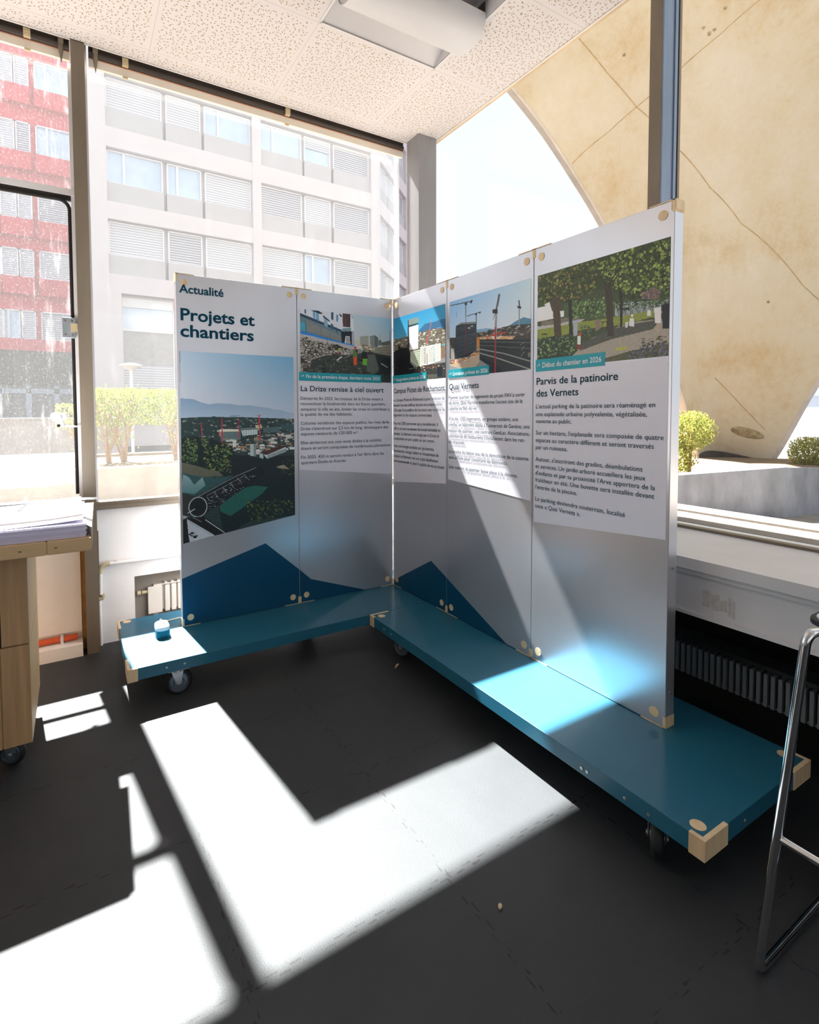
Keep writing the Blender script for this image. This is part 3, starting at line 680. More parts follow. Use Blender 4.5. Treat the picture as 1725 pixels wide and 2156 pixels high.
def text_block(name, parent, side, lines, mat, d=0.0022):
    # one mesh per heading line or paragraph
    sg = 1 if side == 'L' else -1; mb = MB(); last = None
    for body, u, z, wd, size, bold in lines:
        if last is not None and last - z > 0.045:
            mb.build(name, mat, parent); mb = MB()
        v, f = glyphs(body, size, wd, bold); last = z
        mb.add([place(side, u + sg * a, z + b, d) for a, b in v], f)
    return mb.build(name, mat, parent)
def flat(name, parent, side, poly, d, mat):
    # a thin sheet with real edges, lying on the face
    mb = MB(); n = len(poly)
    a = [place(side, u, z, d) for u, z in poly]; b = [place(side, u, z, d - 0.0007) for u, z in poly]
    mb.add(a + b, [tuple(range(n)), tuple(range(2 * n - 1, n - 1, -1))] + [(i, i + n, (i + 1) % n + n, (i + 1) % n) for i in range(n)])
    return mb.build(name, mat, parent)

# painter for the five printed photographs (a canvas of flat colour, filled shape by shape)
def to_lin(a):
    a = a / 255.0
    return np.where(a <= 0.04045, a / 12.92, ((a + 0.055) / 1.055) ** 2.4)
class Canvas:
    def __init__(s, w, h, seed):
        s.w, s.h = w, h; s.a = np.full((h, w, 3), 128.0); s.r = np.random.RandomState(seed)
        s.X, s.Y = np.meshgrid((np.arange(w) + 0.5) / w, (np.arange(h) + 0.5) / h)
    def mask(s, P):
        P = np.array(P, float).reshape(-1, 2) / 1000.0
        x0, y0 = P.min(0); x1, y1 = P.max(0)
        i0, i1 = max(0, int(x0 * s.w)), min(s.w, int(x1 * s.w) + 2); j0, j1 = max(0, int(y0 * s.h)), min(s.h, int(y1 * s.h) + 2)
        if i0 >= i1 or j0 >= j1: return None
        X, Y = s.X[j0:j1, i0:i1], s.Y[j0:j1, i0:i1]; k = np.zeros(X.shape, bool); n = len(P)
        for i in range(n):
            (xa, ya), (xb, yb) = P[i], P[(i + 1) % n]
            if abs(yb - ya) < 1e-9: continue
            k ^= ((ya > Y) != (yb > Y)) & (X < (xb - xa) * (Y - ya) / (yb - ya) + xa)
        return (slice(j0, j1), slice(i0, i1)), k, X, Y
    def fill(s, P, c, nz=0):
        q = s.mask(P)
        if q is None: return
        sl, k, X, Y = q; v = np.array(c, float)[None, None, :] + (s.r.randn(*k.shape)[..., None] * nz if nz else 0)
        s.a[sl] = np.where(k[..., None], v, s.a[sl])
    def grad(s, P, cs):
        q = s.mask(P)
        if q is None: return
        sl, k, X, Y = q; p = np.array(P, float).reshape(-1, 2) / 1000
        fy = np.clip((Y - p[:, 1].min()) / np.ptp(p[:, 1]), 0, 1)[..., None]; fx = np.clip((X - p[:, 0].min()) / np.ptp(p[:, 0]), 0, 1)[..., None]
        c = [np.array(t, float) for t in cs]
        v = c[0] * (1 - fy) + c[1] * fy if len(c) == 2 else (c[0] * (1 - fx) + c[1] * fx) * (1 - fy) + (c[2] * (1 - fx) + c[3] * fx) * fy
        s.a[sl] = np.where(k[..., None], v + s.r.randn(*k.shape)[..., None] * 2, s.a[sl])
    def line(s, P, wd, c):
        p = np.array(P, float).reshape(-1, 2); p[:, 1] *= s.h / s.w
        for a, b in zip(p[:-1], p[1:]):
            d = b - a; L = np.hypot(*d) or 1; nrm = np.array([-d[1], d[0]]) / L * max(wd, 2.6) / 2
            q = np.array([a + nrm, b + nrm, b - nrm, a - nrm]); q[:, 1] *= s.w / s.h
            s.fill(q, c)
    def blobs(s, P, prm, cols):
        q = s.mask(P)
        if q is None: return
        sl, k, X, Y = q; jj, ii = np.nonzero(k)
        if not len(jj): return
        n, a, b, asp = prm
        for _ in range(n):
            t = s.r.randint(len(jj)); x = X[jj[t], ii[t]] * 1000; y = Y[jj[t], ii[t]] * 1000
            r = (a + (b - a) * s.r.rand() ** 2) * 0.8; c = cols[s.r.randint(len(cols))]; ry = r * s.w / s.h / asp ** 0.5; rx = r * asp ** 0.5
            if asp > 1.5: pl = [x - rx, y - ry, x + rx, y - ry, x + rx, y + ry, x - rx, y + ry]
            else: pl = [t for g in range(7) for t in (x + rx * (0.7 + 0.5 * s.r.rand()) * math.cos(g * 0.9), y + ry * (0.7 + 0.5 * s.r.rand()) * math.sin(g * 0.9))]
            s.fill(pl, np.array(c) + s.r.randn() * 8)
    def windows(s, P, nx, ny, c):
        p = np.array(P, float).reshape(4, 2)
        B = lambda u, v: (p[0] * (1 - u) + p[1] * u) * (1 - v) + (p[3] * (1 - u) + p[2] * u) * v
        gx = 0.0 if nx == 1 else 0.26; gy = 0.0 if ny == 1 else 0.26
        for i in range(nx):
            for j in range(ny):
                u0, u1, v0, v1 = (i + gx) / nx, (i + 1 - gx) / nx, (j + gy) / ny, (j + 1 - gy) / ny
                s.fill(np.array([B(u0, v0), B(u1, v0), B(u1, v1), B(u0, v1)]).ravel(), np.array(c) + s.r.randn() * 6)
    def stones(s, P, n, c, cl):
        q = s.mask(P)
        if q is None: return
        sl, k, X, Y = q; jj, ii = np.nonzero(k); t = s.r.choice(len(jj), n); sx, sy = X[jj[t], ii[t]], Y[jj[t], ii[t]]
        D = np.hypot((X[..., None] - sx) * 0.62, (Y[..., None] - sy) * s.h / s.w * 1.25); o = np.argsort(D, -1)
        d0 = np.take_along_axis(D, o[..., :1], -1)[..., 0]; d1 = np.take_along_axis(D, o[..., 1:2], -1)[..., 0]
        tone = s.r.randn(n)[o[..., 0]] * 14
        v = np.array(c, float) + tone[..., None]; v = np.where(((d1 - d0) < 0.0045)[..., None], np.array(cl, float), v)
        s.a[sl] = np.where(k[..., None], v, s.a[sl])
    def ring(s, P, wd, c):
        (cx, cy), (rx, ry) = np.array(P[:4], float).reshape(2, 2)
        q = [t for g in range(33) for t in (cx + rx * math.cos(g * math.pi / 16), cy + ry * math.sin(g * math.pi / 16))]
        s.line(q, wd, c)
    def run(s, ops):
        for o in ops:
            k, P, r = o[0], o[1], o[2:]
            if k == 'P': s.fill(P, r[0], r[1][0] if len(r) > 1 else 0)
            elif k in 'GC': s.grad(P, r)
            elif k == 'L': s.line(P, r[0][0], r[1])
            elif k == 'B': s.blobs(P, r[0], r[1:])
            elif k == 'W': s.windows(P, r[0][0], r[0][1], r[1])
            elif k == 'S': s.stones(P, r[0][0], r[1], r[2])
            elif k == 'E': s.ring(P, r[0][0], r[1])
PRINT_GAIN = 1.32
def photo(name, parent, side, u0, u1, zt, zb, bottom, key, d=0.0009, step=0.0021):
    nx = int(abs(u1 - u0) / step); ny = int((zt - zb) / step)
    cv = Canvas(nx, ny, len(key) * 7 + 3); cv.run(ART[key])
    col = np.clip(to_lin(np.clip(cv.a, 0, 255)) * PRINT_GAIN, 0, 0.9)
    us = u0 + (u1 - u0) * np.arange(nx + 1) / nx; zs = zt - (zt - zb) * np.arange(ny + 1) / ny
    lim = bottom[0] + (bottom[1] - bottom[0]) * np.arange(nx + 1) / nx
    U, Z = np.meshgrid(us, zs); Z = np.maximum(Z, lim[None, :])
    v = np.zeros((ny + 1, nx + 1, 3))
    if side == 'L': v[..., 0] = U; v[..., 1] = YL - d
    else: v[..., 0] = XR - d; v[..., 1] = U
    v[..., 2] = Z
    idx = np.arange((ny + 1) * (nx + 1)).reshape(ny + 1, nx + 1)
    F = np.stack([idx[:-1, :-1], idx[1:, :-1], idx[1:, 1:], idx[:-1, 1:]], -1)
    keep = (Z[:-1, :-1] - Z[1:, :-1] > 1e-6) & (Z[:-1, 1:] - Z[1:, 1:] > 1e-6)
    o0 = wloc(parent); me = bpy.data.meshes.new(name)
    me.from_pydata((v.reshape(-1, 3) - np.array(o0)).tolist(), [], F[keep].tolist())
    at = me.color_attributes.new('print', 'FLOAT_COLOR', 'CORNER')
    c4 = np.ones((int(keep.sum()), 4, 4)); c4[..., :3] = col[keep][:, None, :]
    at.data.foreach_set('color', c4.ravel()); me.materials.append(M['photo']); me.update()
    ob = bpy.data.objects.new(name, me); C.objects.link(ob); ob.parent = parent; ORG[ob.name] = o0
    return ob

# ------------------------------------------------------------------ the two display stands
PT = 0.055   # panel thickness
def panel(root, side, u0, u1, label):
    # u0 is the left end seen from the room, u1 the right end
    g = 0.0016; sg = 1 if side == 'L' else -1
    a, b = u0 + sg * g, u1 - sg * g
    mb = MB()
    if side == 'L': mb.box(a, b, YL, YL + PT, ZB, ZT)
    else: mb.box(XR, XR + PT, b, a, ZB, ZT)
    p = mb.build('panel', 'zinc', root, bevel=0.002); p['label'] = label
    for u, s2 in ((a, sg), (b, -sg)):
        for z, sz in ((2.125, 1), (0.243, -1)):
            mb = MB(); uu = u + s2 * 0.044
            mb.disc(place(side, uu, z, -0.001), (0, -1, 0) if side == 'L' else (-1, 0, 0), 0.0185, 0.0032, 28)
            mb.build('wooden_plug', 'wood', p)
            mb = MB(); zt = ZT if sz > 0 else ZB; e = 0.004
            def bx(ua, ub, za, zb, d):
                if side == 'L': mb.box(min(ua, ub), max(ua, ub), YL - d, YL + PT + 0.001, za, zb)
                else: mb.box(XR - d, XR + PT + 0.001, min(ua, ub), max(ua, ub), za, zb)
            bx(u - s2 * 0.001, u + s2 * 0.098, min(zt, zt + sz * e), max(zt, zt + sz * e), 0.0015)
            bx(u - s2 * 0.0012, u + s2 * 0.009, min(zt + sz * e, zt - sz * 0.04), max(zt + sz * e, zt - sz * 0.04), 0.0015)
            mb.build('edge_block', 'wood', p)
    return p
BODY = 0.0285
def lines(side, u, rows, size=BODY, bold=0.0):
    return [(b, u, z, wd, size, bold) for b, z, wd in rows]

standL = thing('display_stand', (1.17, 3.0, 0), 'left wing of the exhibition display headed Projets et chantiers, on a teal trolley', 'display stand')
standR = thing('display_stand', (1.83, 1.7, 0), 'right wing of the exhibition display, three picture panels on a long teal trolley', 'display stand')

# left wing
p = panel(standL, 'L', 0.4985, 1.2057, 'panel headed Projets et chantiers with a tall aerial city photograph')
photo('photo_print', p, 'L', 0.512, 1.180, 1.745, 0.665, (0.668, 0.762), 'city')['label'] = 'tall aerial photograph of a city with river, footbridge and cranes'
text_block('heading_text', p, 'L', [('Actualité', 0.517, 2.068, 0.242, 0.064, 0.02)], 'ink')
text_block('title_text', p, 'L', [('Projets et', 0.522, 1.917, 0.417, 0.094, 0.022), ('chantiers', 0.519, 1.827, 0.413, 0.094, 0.022)], 'ink')
flat('hill_print', p, 'L', [(0.502, 0.2), (1.204, 0.2), (1.204, 0.413), (0.987, 0.608), (0.502, 0.470)], 0.0008, 'hill')
p = panel(standL, 'L', 1.2057, 1.902, 'panel about the river works, second from the left')
photo('photo_print', p, 'L', 1.227, 1.888, 2.045, 1.605, (1.605, 1.605), 'trench')['label'] = 'photograph of workers in a trench beside a stone bank'
flat('text_sheet', p, 'L', [(1.214, 0.975 + 0.069), (1.894, 0.974), (1.894, 1.604), (1.214, 1.604)], 0.0008, 'sheet')
flat('caption_strip', p, 'L', [(1.2165, 1.601), (1.811, 1.601), (1.811, 1.655), (1.2165, 1.655)], 0.0018, 'tag')
text_block('caption_text', p, 'L', [('→ Fin de la première étape, derniers mois 2025', 1.228, 1.6195, 0.571, 0.031, 0.012)], 'white_ink', 0.0030)
text_block('title_text', p, 'L', [('La Drize remise à ciel ouvert', 1.227, 1.537, 0.603, 0.048, 0.008)], 'ink2')
text_block('paragraph', p, 'L', lines('L', 1.224, [
    ('Démarrés fin 2023, les travaux de la Drize visent à', 1.482, 0.600), ('reconstituer la biodiversité dans les futurs quartiers,', 1.449, 0.619),
    ('tempérer la ville en été, limiter les crues et contribuer à', 1.414, 0.652), ('la qualité de vie des habitants.', 1.382, 0.362),
    ('Colonne vertébrale des espaces publics, les rives de la', 1.326, 0.647), ("Drize s'étendront sur 2,5 km de long, développant des", 1.292, 0.640),
    ('espaces renaturés de 120 000 m².', 1.259, 0.407), ('Elles abriteront une voie verte dédiée à la mobilité', 1.203, 0.586),
    ('douce et seront composées de nombreuses plantations.', 1.168, 0.663), ("Fin 2025, 450 m seront rendus à l'air libre dans les", 1.112, 0.606),
    ('quartiers Étoile et Acacias.', 1.078, 0.317)]), 'ink2')
flat('hill_print', p, 'L', [(1.2075, 0.2), (1.675, 0.2), (1.283, 0.338), (1.2075, 0.410)], 0.0008, 'hill')
# right wing
p = panel(standR, 'R', 3.0375, 2.438, 'panel about the campus, next to the inner corner')
photo('photo_print', p, 'R', 3.024, 2.451, 2.04, 1.605, (1.605, 1.605), 'tower')['label'] = 'photograph of a white tower above the city'
flat('text_sheet', p, 'R', [(2.447, 0.975), (3.032, 0.921), (3.032, 1.604), (2.447, 1.604)], 0.0008, 'sheet')
flat('caption_strip', p, 'R', [(2.640, 1.599), (3.035, 1.599), (3.035, 1.652), (2.640, 1.652)], 0.0018, 'tag')
text_block('caption_text', p, 'R', [('→ Inauguration prévue en 2026', 3.022, 1.613, 0.369, 0.031, 0.012)], 'white_ink', 0.0030)
text_block('title_text', p, 'R', [('Campus Pictet de Rochemont', 3.023, 1.531, 0.568, 0.048, 0.008)], 'ink2')
text_block('paragraph', p, 'R', lines('R', 3.0255, [
    ('Le Campus Pictet de Richemont a pour ambition de', 1.475, 0.568), ("devenir l'un des édifices les plus éco-responsables", 1.440, 0.546),
    ("d'Europe. Il accueillera des bureaux, une centaine de", 1.407, 0.572), ('logements et des espaces commerciaux.', 1.374, 0.443),
    ('Pour les 2500 personnes qui y travailleront, il', 1.317, 0.503), ('offrira un environnement de travail stimulant et', 1.282, 0.529),
    ('humain. Le bâtiment sera longé par la Drize et', 1.247, 0.514), ('comprendra un parc public en son centre.', 1.214, 0.468),
    ('Avec une énergie produite par géothermie,', 1.163, 0.464), ('aérothermie, énergie solaire et récupération de', 1.129, 0.509),
    ('chaleur, le bâtiment vise une triple labellisation', 1.094, 0.503), ('environnementale et pour la qualité de vie au travail.', 1.060, 0.568)]), 'ink2')
flat('hill_print', p, 'R', [(2.440, 0.2), (3.035, 0.2), (3.035, 0.228), (2.594, 0.473), (2.440, 0.409)], 0.0008, 'hill')
p = panel(standR, 'R', 2.438, 1.772, 'panel about the quay, middle of the right wing')
photo('photo_print', p, 'R', 2.410, 1.788, 2.04, 1.605, (1.605, 1.605), 'crane')['label'] = 'photograph of cranes over a building site'
flat('text_sheet', p, 'R', [(1.783, 0.968), (2.424, 1.004), (2.424, 1.604), (1.783, 1.604)], 0.0008, 'sheet')
flat('caption_strip', p, 'R', [(2.076, 1.599), (2.421, 1.599), (2.421, 1.648), (2.076, 1.648)], 0.0018, 'tag')
text_block('caption_text', p, 'R', [('→ Livraison prévue en 2026', 2.412, 1.612, 0.326, 0.031, 0.012)], 'white_ink', 0.0030)
text_block('title_text', p, 'R', [('Quai Vernets', 2.413, 1.532, 0.257, 0.048, 0.008)], 'ink2')
text_block('paragraph', p, 'R', lines('R', 2.4155, [
    ('Premier quartier de logements du projet PAV à sortir', 1.476, 0.593), ("de terre, Quai Vernets transforme l'ancien site de la", 1.444, 0.578),
    ('caserne en lieu de vie.', 1.412, 0.247), ('À la clé, 1355 logements, un groupe scolaire, une', 1.354, 0.550),
    ("crèche, un bâtiment dédié à l'université de Genève, une", 1.319, 0.625), ('maison de quartier, une centrale GeniLac. Associations,', 1.284, 0.625),
    ("commerces et restaurants s'installeront dans les rez-", 1.252, 0.595), ('de-chaussée.', 1.218, 0.146),
    ('La totalité du béton issu de la démolition de la caserne', 1.162, 0.620), ('sera utilisée pour construire les bâtiments.', 1.128, 0.478),
    ('Sans voiture, le quartier laisse place à la détente.', 1.071, 0.549)]), 'ink2')
flat('hill_print', p, 'R', [(1.940, 0.2), (2.436, 0.2), (2.436, 0.407)], 0.0008, 'hill')
p = panel(standR, 'R', 1.772, 1.1015, 'panel about the ice rink forecourt, right end of the display')
photo('photo_print', p, 'R', 1.747, 1.1165, 2.04, 1.605, (1.605, 1.605), 'park')['label'] = 'picture of people walking in a park under tall trees'
flat('text_sheet', p, 'R', [(1.115, 0.918), (1.760, 0.870), (1.760, 1.604), (1.115, 1.604)], 0.0008, 'sheet')
flat('caption_strip', p, 'R', [(1.3815, 1.590), (1.755, 1.590), (1.755, 1.647), (1.3815, 1.647)], 0.0018, 'tag')
text_block('caption_text', p, 'R', [('→ Début du chantier en 2026', 1.747, 1.6075, 0.349, 0.033, 0.012)], 'white_ink', 0.0030)
text_block('title_text', p, 'R', [('Parvis de la patinoire', 1.748, 1.528, 0.427, 0.048, 0.008), ('des Vernets', 1.748, 1.472, 0.237, 0.048, 0.008)], 'ink2')
text_block('paragraph', p, 'R', lines('R', 1.7505, [
    ("L'actuel parking de la patinoire sera réaménagé en", 1.416, 0.587), ('une esplanade urbaine polyvalente, végétalisée,', 1.380, 0.555), ('ouverte au public.', 1.347, 0.207),
    ("Sur un hectare, l'esplanade sera composée de quatre", 1.292, 0.622), ('espaces au caractère différent et seront traversés', 1.257, 0.585), ('par un ruisseau.', 1.223, 0.184),
    ("Autour, s'inscriront des gradins, déambulations", 1.166, 0.540), ('et services. Un jardin arboré accueillera les jeux', 1.132, 0.553), ("d'enfants et par sa proximité l'Arve apportera de la", 1.099, 0.592),
    ('fraîcheur en été. Une buvette sera installée devant', 1.066, 0.590), ("l'entrée de la piscine.", 1.032, 0.239),
    ('Le parking deviendra souterrain, localisé', 0.975, 0.470), ('sous « Quai Vernets ».', 0.942, 0.256)]), 'ink2')
# solid wooden end cap and screws on the free end of the right wing
MB().box(XR - 0.001, XR + PT + 0.001, 1.098, 1.118, ZT - 0.034, ZT + 0.004).build('end_block', 'wood', standR, bevel=0.002)
for z in (0.81, 0.33): MB().disc((XR + 0.028, 1.103, z), (0, -1, 0), 0.005, 0.004, 12).build('screw', 'galv', standR)

def trolley(root, x0, x1, y0, y1, blocks, plugs, screws, long_axis):
    z0, z1 = 0.138, 0.196
    pf = MB().box(x0, x1, y0, y1, z0, z1).build('platform', 'blue', root, bevel=0.0015)
    for x, y, sx, sy in blocks:   # a block wraps the corner: long on the short end, short on the long side
        lx, ly = (0.122, 0.043) if long_axis == 'y' else (0.043, 0.122)
        t = 0.011; e = 0.003; X = lambda k: x + sx * k; Y = lambda k: y + sy * k
        poly = [(X(-e), Y(-e)), (X(lx), Y(-e)), (X(lx), Y(t)), (X(t), Y(t)), (X(t), Y(ly)), (X(-e), Y(ly))]
        if sx * sy < 0: poly = poly[::-1]
        mb = MB().prism(poly, 2, z0 - 0.003, z1 + 0.0012)
        mb.build('corner_block', 'wood', pf, bevel=0.0012)
    for x, y in plugs: MB().disc((x, y, z1 - 0.001), (0, 0, 1), 0.0215, 0.0022, 28).build('wooden_plug', 'wood', pf)
    for p0, ax in screws:
        MB().lathe([(0.0001, 0.0016), (0.002, 0.0016), (0.0021, 0.0026), (0.0056, 0.0022), (0.0062, -0.001)], p0, ax, 16).build('screw', 'galv', pf)
    return pf
trolley(standL, 0.188, 2.161, 2.646, 3.315, [(0.188, 2.646, 1, 1), (0.188, 3.315, 1, -1), (2.161, 3.315, -1, -1)], [(0.235, 2.698), (0.235, 3.281), (2.12, 3.27)],
        [((0.358, 2.646, 0.168), (0, -1, 0)), ((0.441, 2.646, 0.168), (0, -1, 0))], 'x')
trolley(standR, 1.495, 2.161, 0.748, 2.643, [(1.495, 0.748, 1, 1), (2.161, 0.748, -1, 1), (1.495, 2.643, 1, -1)], [(1.538, 0.789), (2.122, 0.806), (1.544, 2.594)],
        [((1.495, y, z), (-1, 0, 0)) for y, z in ((2.486, 0.166), (2.407, 0.167), (1.155, 0.161), (1.132, 0.161), (0.991, 0.16), (0.911, 0.16))] + [((x, 0.748, 0.162), (0, -1, 0)) for x in (1.72, 1.95)], 'y')

def caster(root, x, y, axis, r=0.064, top=0.138, back=0.022, wheel_w=0.036):
    # swivel caster: plate, ball race, bent fork, hub and rubber tyre; axis is the wheel's axle direction
    ax = Vector(axis).normalized(); fw = Vector((0, 0, 1)).cross(ax); c = Vector((x, y, r)) + fw * back
    k = Vector((x, y, 0))
    pl = MB().box(x - 0.05, x + 0.05, y - 0.042, y + 0.042, top - 0.005, top); pl.disc((x, y, top - 0.017), (0, 0, 1), 0.032, 0.012, 24)
    cs = pl.build('caster', 'galv', root, bevel=0.001)
    for s2 in (-1, 1):
        o = ax * (s2 * (wheel_w / 2 + 0.006)); mb = MB()
        q = [k + fw * -0.026 + Vector((0, 0, top - 0.014)), k + fw * 0.030 + Vector((0, 0, top - 0.014)), c + fw * 0.014 + Vector((0, 0, -0.006)), c + fw * -0.012 + Vector((0, 0, -0.006))]
        a = [v + o for v in q]; b = [v + o + ax * (s2 * 0.003) for v in q]
        mb.hexa([a[3], a[2], b[2], b[3], a[0], a[1], b[1], b[0]])
        mb.disc(c + o, ax * s2, 0.008, 0.008, 12)
        mb.build('fork', 'galv', cs, bevel=0.001)
    w2 = wheel_w / 2
    MB().lathe([(0.012, -w2 - 0.003), (0.020, -w2 - 0.003), (0.024, -w2 + 0.006), (r * 0.62, -w2 + 0.006), (r * 0.70, -w2 - 0.001), (r * 0.72, -w2), (r * 0.72, w2), (r * 0.70, w2 + 0.001), (r * 0.62, w2 - 0.006), (0.024, w2 - 0.006), (0.020, w2 + 0.003), (0.012, w2 + 0.003)], c, ax, 40).build('wheel_hub', 'hub', cs, smooth=True)
    MB().lathe([(r * 0.70, -w2 + 0.002), (r * 0.80, -w2 - 0.001), (r * 0.94, -w2 + 0.004), (r, -w2 + 0.012), (r, w2 - 0.012), (r * 0.94, w2 - 0.004), (r * 0.80, w2 + 0.001), (r * 0.70, w2 - 0.002)], c, ax, 40).build('tyre', 'rubber', cs, smooth=True)
    return cs
caster(standL, 0.415, 2.695, (0.10, 1, 0), r=0.066, back=-0.004)
caster(standL, 0.40, 3.20, (0.3, 1, 0)); caster(standL, 2.03, 3.2, (1, 0.2, 0)); caster(standL, 1.25, 3.0, (0.6, 1, 0))
caster(standR, 1.575, 0.93, (-0.5, 0.86, 0)); caster(standR, 2.06, 0.94, (1, -0.3, 0)); caster(standR, 1.60, 2.42, (1, 0.4, 0)); caster(standR, 2.06, 2.4, (0.4, 1, 0))

# small device with its cable on the left trolley
g = thing('vented_gadget', (0.385, 2.99, 0.196), 'small teal gadget with white slotted lid on the sunlit trolley end', 'gadget')
def rbox(mb, x0, x1, y0, y1, z0, z1, r, mi=0, top=0.0):
    po = []
    for cx, cy, a0 in ((x1 - r, y1 - r, 0), (x0 + r, y1 - r, 90), (x0 + r, y0 + r, 180), (x1 - r, y0 + r, 270)):
        po += [(cx + r * math.cos(math.radians(a0 + t)), cy + r * math.sin(math.radians(a0 + t))) for t in (0, 22.5, 45, 67.5, 90)]
    mx, my = (x0 + x1) / 2, (y0 + y1) / 2; n = len(po)
    rings = [(1, z0), (1, z1 - top), ] + ([(0.96, z1 - top * 0.35), (0.86, z1)] if top else [(1, z1)])
    vs = [(mx + (x - mx) * k, my + (y - my) * k, z) for k, z in rings for x, y in po]
    fs = [tuple(range(n))[::-1], tuple(range((len(rings) - 1) * n, len(rings) * n))] + [(i * n + j, i * n + (j + 1) % n, (i + 1) * n + (j + 1) % n, (i + 1) * n + j) for i in range(len(rings) - 1) for j in range(n)]
    return mb.add(vs, fs, mi)
rbox(MB(), 0.349, 0.421, 2.93, 3.045, 0.196, 0.236, 0.028).build('base', 'device_teal', g, smooth=True)
lid = rbox(MB(), 0.350, 0.420, 2.931, 3.044, 0.236, 0.258, 0.028, top=0.012).build('lid', 'pipe_white', g, smooth=True)
for k in range(3):
    rbox(MB(), 0.366, 0.404, 2.953 + k * 0.023, 2.966 + k * 0.023, 0.2572, 0.2588, 0.006).build('vent_slot', 'dark', lid)
MB().tube([(0.385, 3.04, 0.235), (0.388, 3.075, 0.246), (0.395, 3.11, 0.238), (0.42, 3.15, 0.205), (0.47, 3.17, 0.2), (0.56, 3.18, 0.2), (0.75, 3.2, 0.2)], 0.0042, 8).build('cable', plain('beige_cable', (176, 162, 138), 0.5), g, smooth=True)

# ------------------------------------------------------------------ ceiling lamp
lamp = thing('ceiling_lamp', (1.56, 2.27, ZC), 'white recessed ceiling lamp with a rounded hanging diffuser, switched off', 'lamp')
def sheet(mb, prof, x0, x1, t=0.004):   # a bent sheet along X from a (y, z) profile
    n = len(prof); up = [(y, z + t) for y, z in prof]
    return mb.prism(prof + up[::-1], 0, x0, x1)
LX0, LX1 = 1.187, 1.933
near = [(2.598 - 0.20 * k / 8, ZC + 0.004 + 0.085 * math.sin(k / 8 * math.pi / 2)) for k in range(9)]
far = [(4.545 - y, z) for y, z in near][::-1]
sheet(MB(), near, LX0, LX1).build('reflector', 'lamp_white', lamp, smooth=True)
sheet(MB(), far[::-1], LX0, LX1).build('reflector', 'lamp_white', lamp, smooth=True)
bul = [(2.2725 + 0.135 * math.cos(a), ZC + 0.02 - 0.112 * math.sin(a) ** 0.8) for a in [math.pi * k / 20 for k in range(21)]]
m = sheet(MB(), bul[::-1], LX0 + 0.004, LX1 - 0.004)
m.prism([(y, z + 0.003) for y, z in bul], 0, LX0 + 0.01, LX0 + 0.013).prism([(y, z + 0.003) for y, z in bul], 0, LX1 - 0.013, LX1 - 0.010)
m.build('diffuser', 'lamp_white', lamp, smooth=True)
MB().box(LX0, LX1, 1.947, 2.598, ZC + 0.096, ZC + 0.104).build('housing', 'lamp_white', lamp)
for s2 in (0, 1):
    xx = LX0 if s2 == 0 else LX1 - 0.003
    for pr in (near, far):
        inner = pr[-1] if pr is near else pr[0]
        poly = pr + [(inner[0], ZC + 0.001)] if pr is near else [(inner[0], ZC + 0.001)] + pr
        MB().prism(poly, 0, xx, xx + 0.003).build('end_plate', 'lamp_white', lamp)
m = MB()
e = 0.009; z0 = ZC - 0.004; z1 = ZC + 0.003
m.box(LX0 - 0.004, LX1 + 0.004, 2.597, 2.597 + e, z0, z1 - 0.003).box(LX0 - 0.004, LX1 + 0.004, 1.948 - e, 1.948, z0, z1 - 0.003)
m.box(LX0 - e, LX0 + 0.001, 1.948 - e, 2.597 + e, z0, z1 - 0.003).box(LX1 - 0.001, LX1 + e, 1.948 - e, 2.597 + e, z0, z1 - 0.003)
m.build('trim_frame', 'lamp_white', lamp)

# ------------------------------------------------------------------ roller blinds under the ceiling
def blind(x0, x1, clips, hooks, label):
    t = thing('roller_blind', ((x0 + x1) / 2, 3.46, 3.38), label, 'blind', 'roller blinds over the left-hand windows')
    m = MB().box(x0, x1, 3.445, 3.480, 3.432, 3.492).tube([(x0, 3.452, 3.452), (x1, 3.452, 3.452)], 0.018, 14); m.build('tube', 'blind_dark', t)
    MB().box(x0, x1, 3.456, 3.474, 3.386, 3.434).build('hem', 'blind_cloth', t)
    MB().box(x0, x1, 3.450, 3.4555, 3.430, 3.4345).build('edge_line', plain('copper_edge', (186, 120, 84), 0.5), t)
    for x in clips:
        m = MB().box(x - 0.016, x + 0.016, 3.424, 3.45, 3.432, 3.476)
        for k in range(3): m.box(x - 0.012, x + 0.012, 3.421, 3.425, 3.437 + k * 0.012, 3.445 + k * 0.012)
        m.build('clip', 'brass', t)
        MB().box(x - 0.014, x + 0.014, 3.448, 3.458, 3.372, 3.384).build('hem_weight', 'brass', t)
    for x in hooks:
        m = MB().box(x - 0.013, x + 0.013, 3.42, 3.45, 3.445, 3.486)
        m.tube([(x, 3.43, 3.45), (x, 3.43, 3.425), (x, 3.43, 3.40), (x, 3.43, 3.345)], [0.011, 0.014, 0.010, 0.001], 10)
        m.build('hook', 'steel', t)
    return t
blind(0.122, 2.262, (0.311, 1.312), (0.156,), 'rolled-up blind with dark tube over the wide window behind the display')
blind(-2.18, 0.028, (-0.168, -1.2), (-0.012,), 'rolled-up blind over the window behind the desk, at the far left')

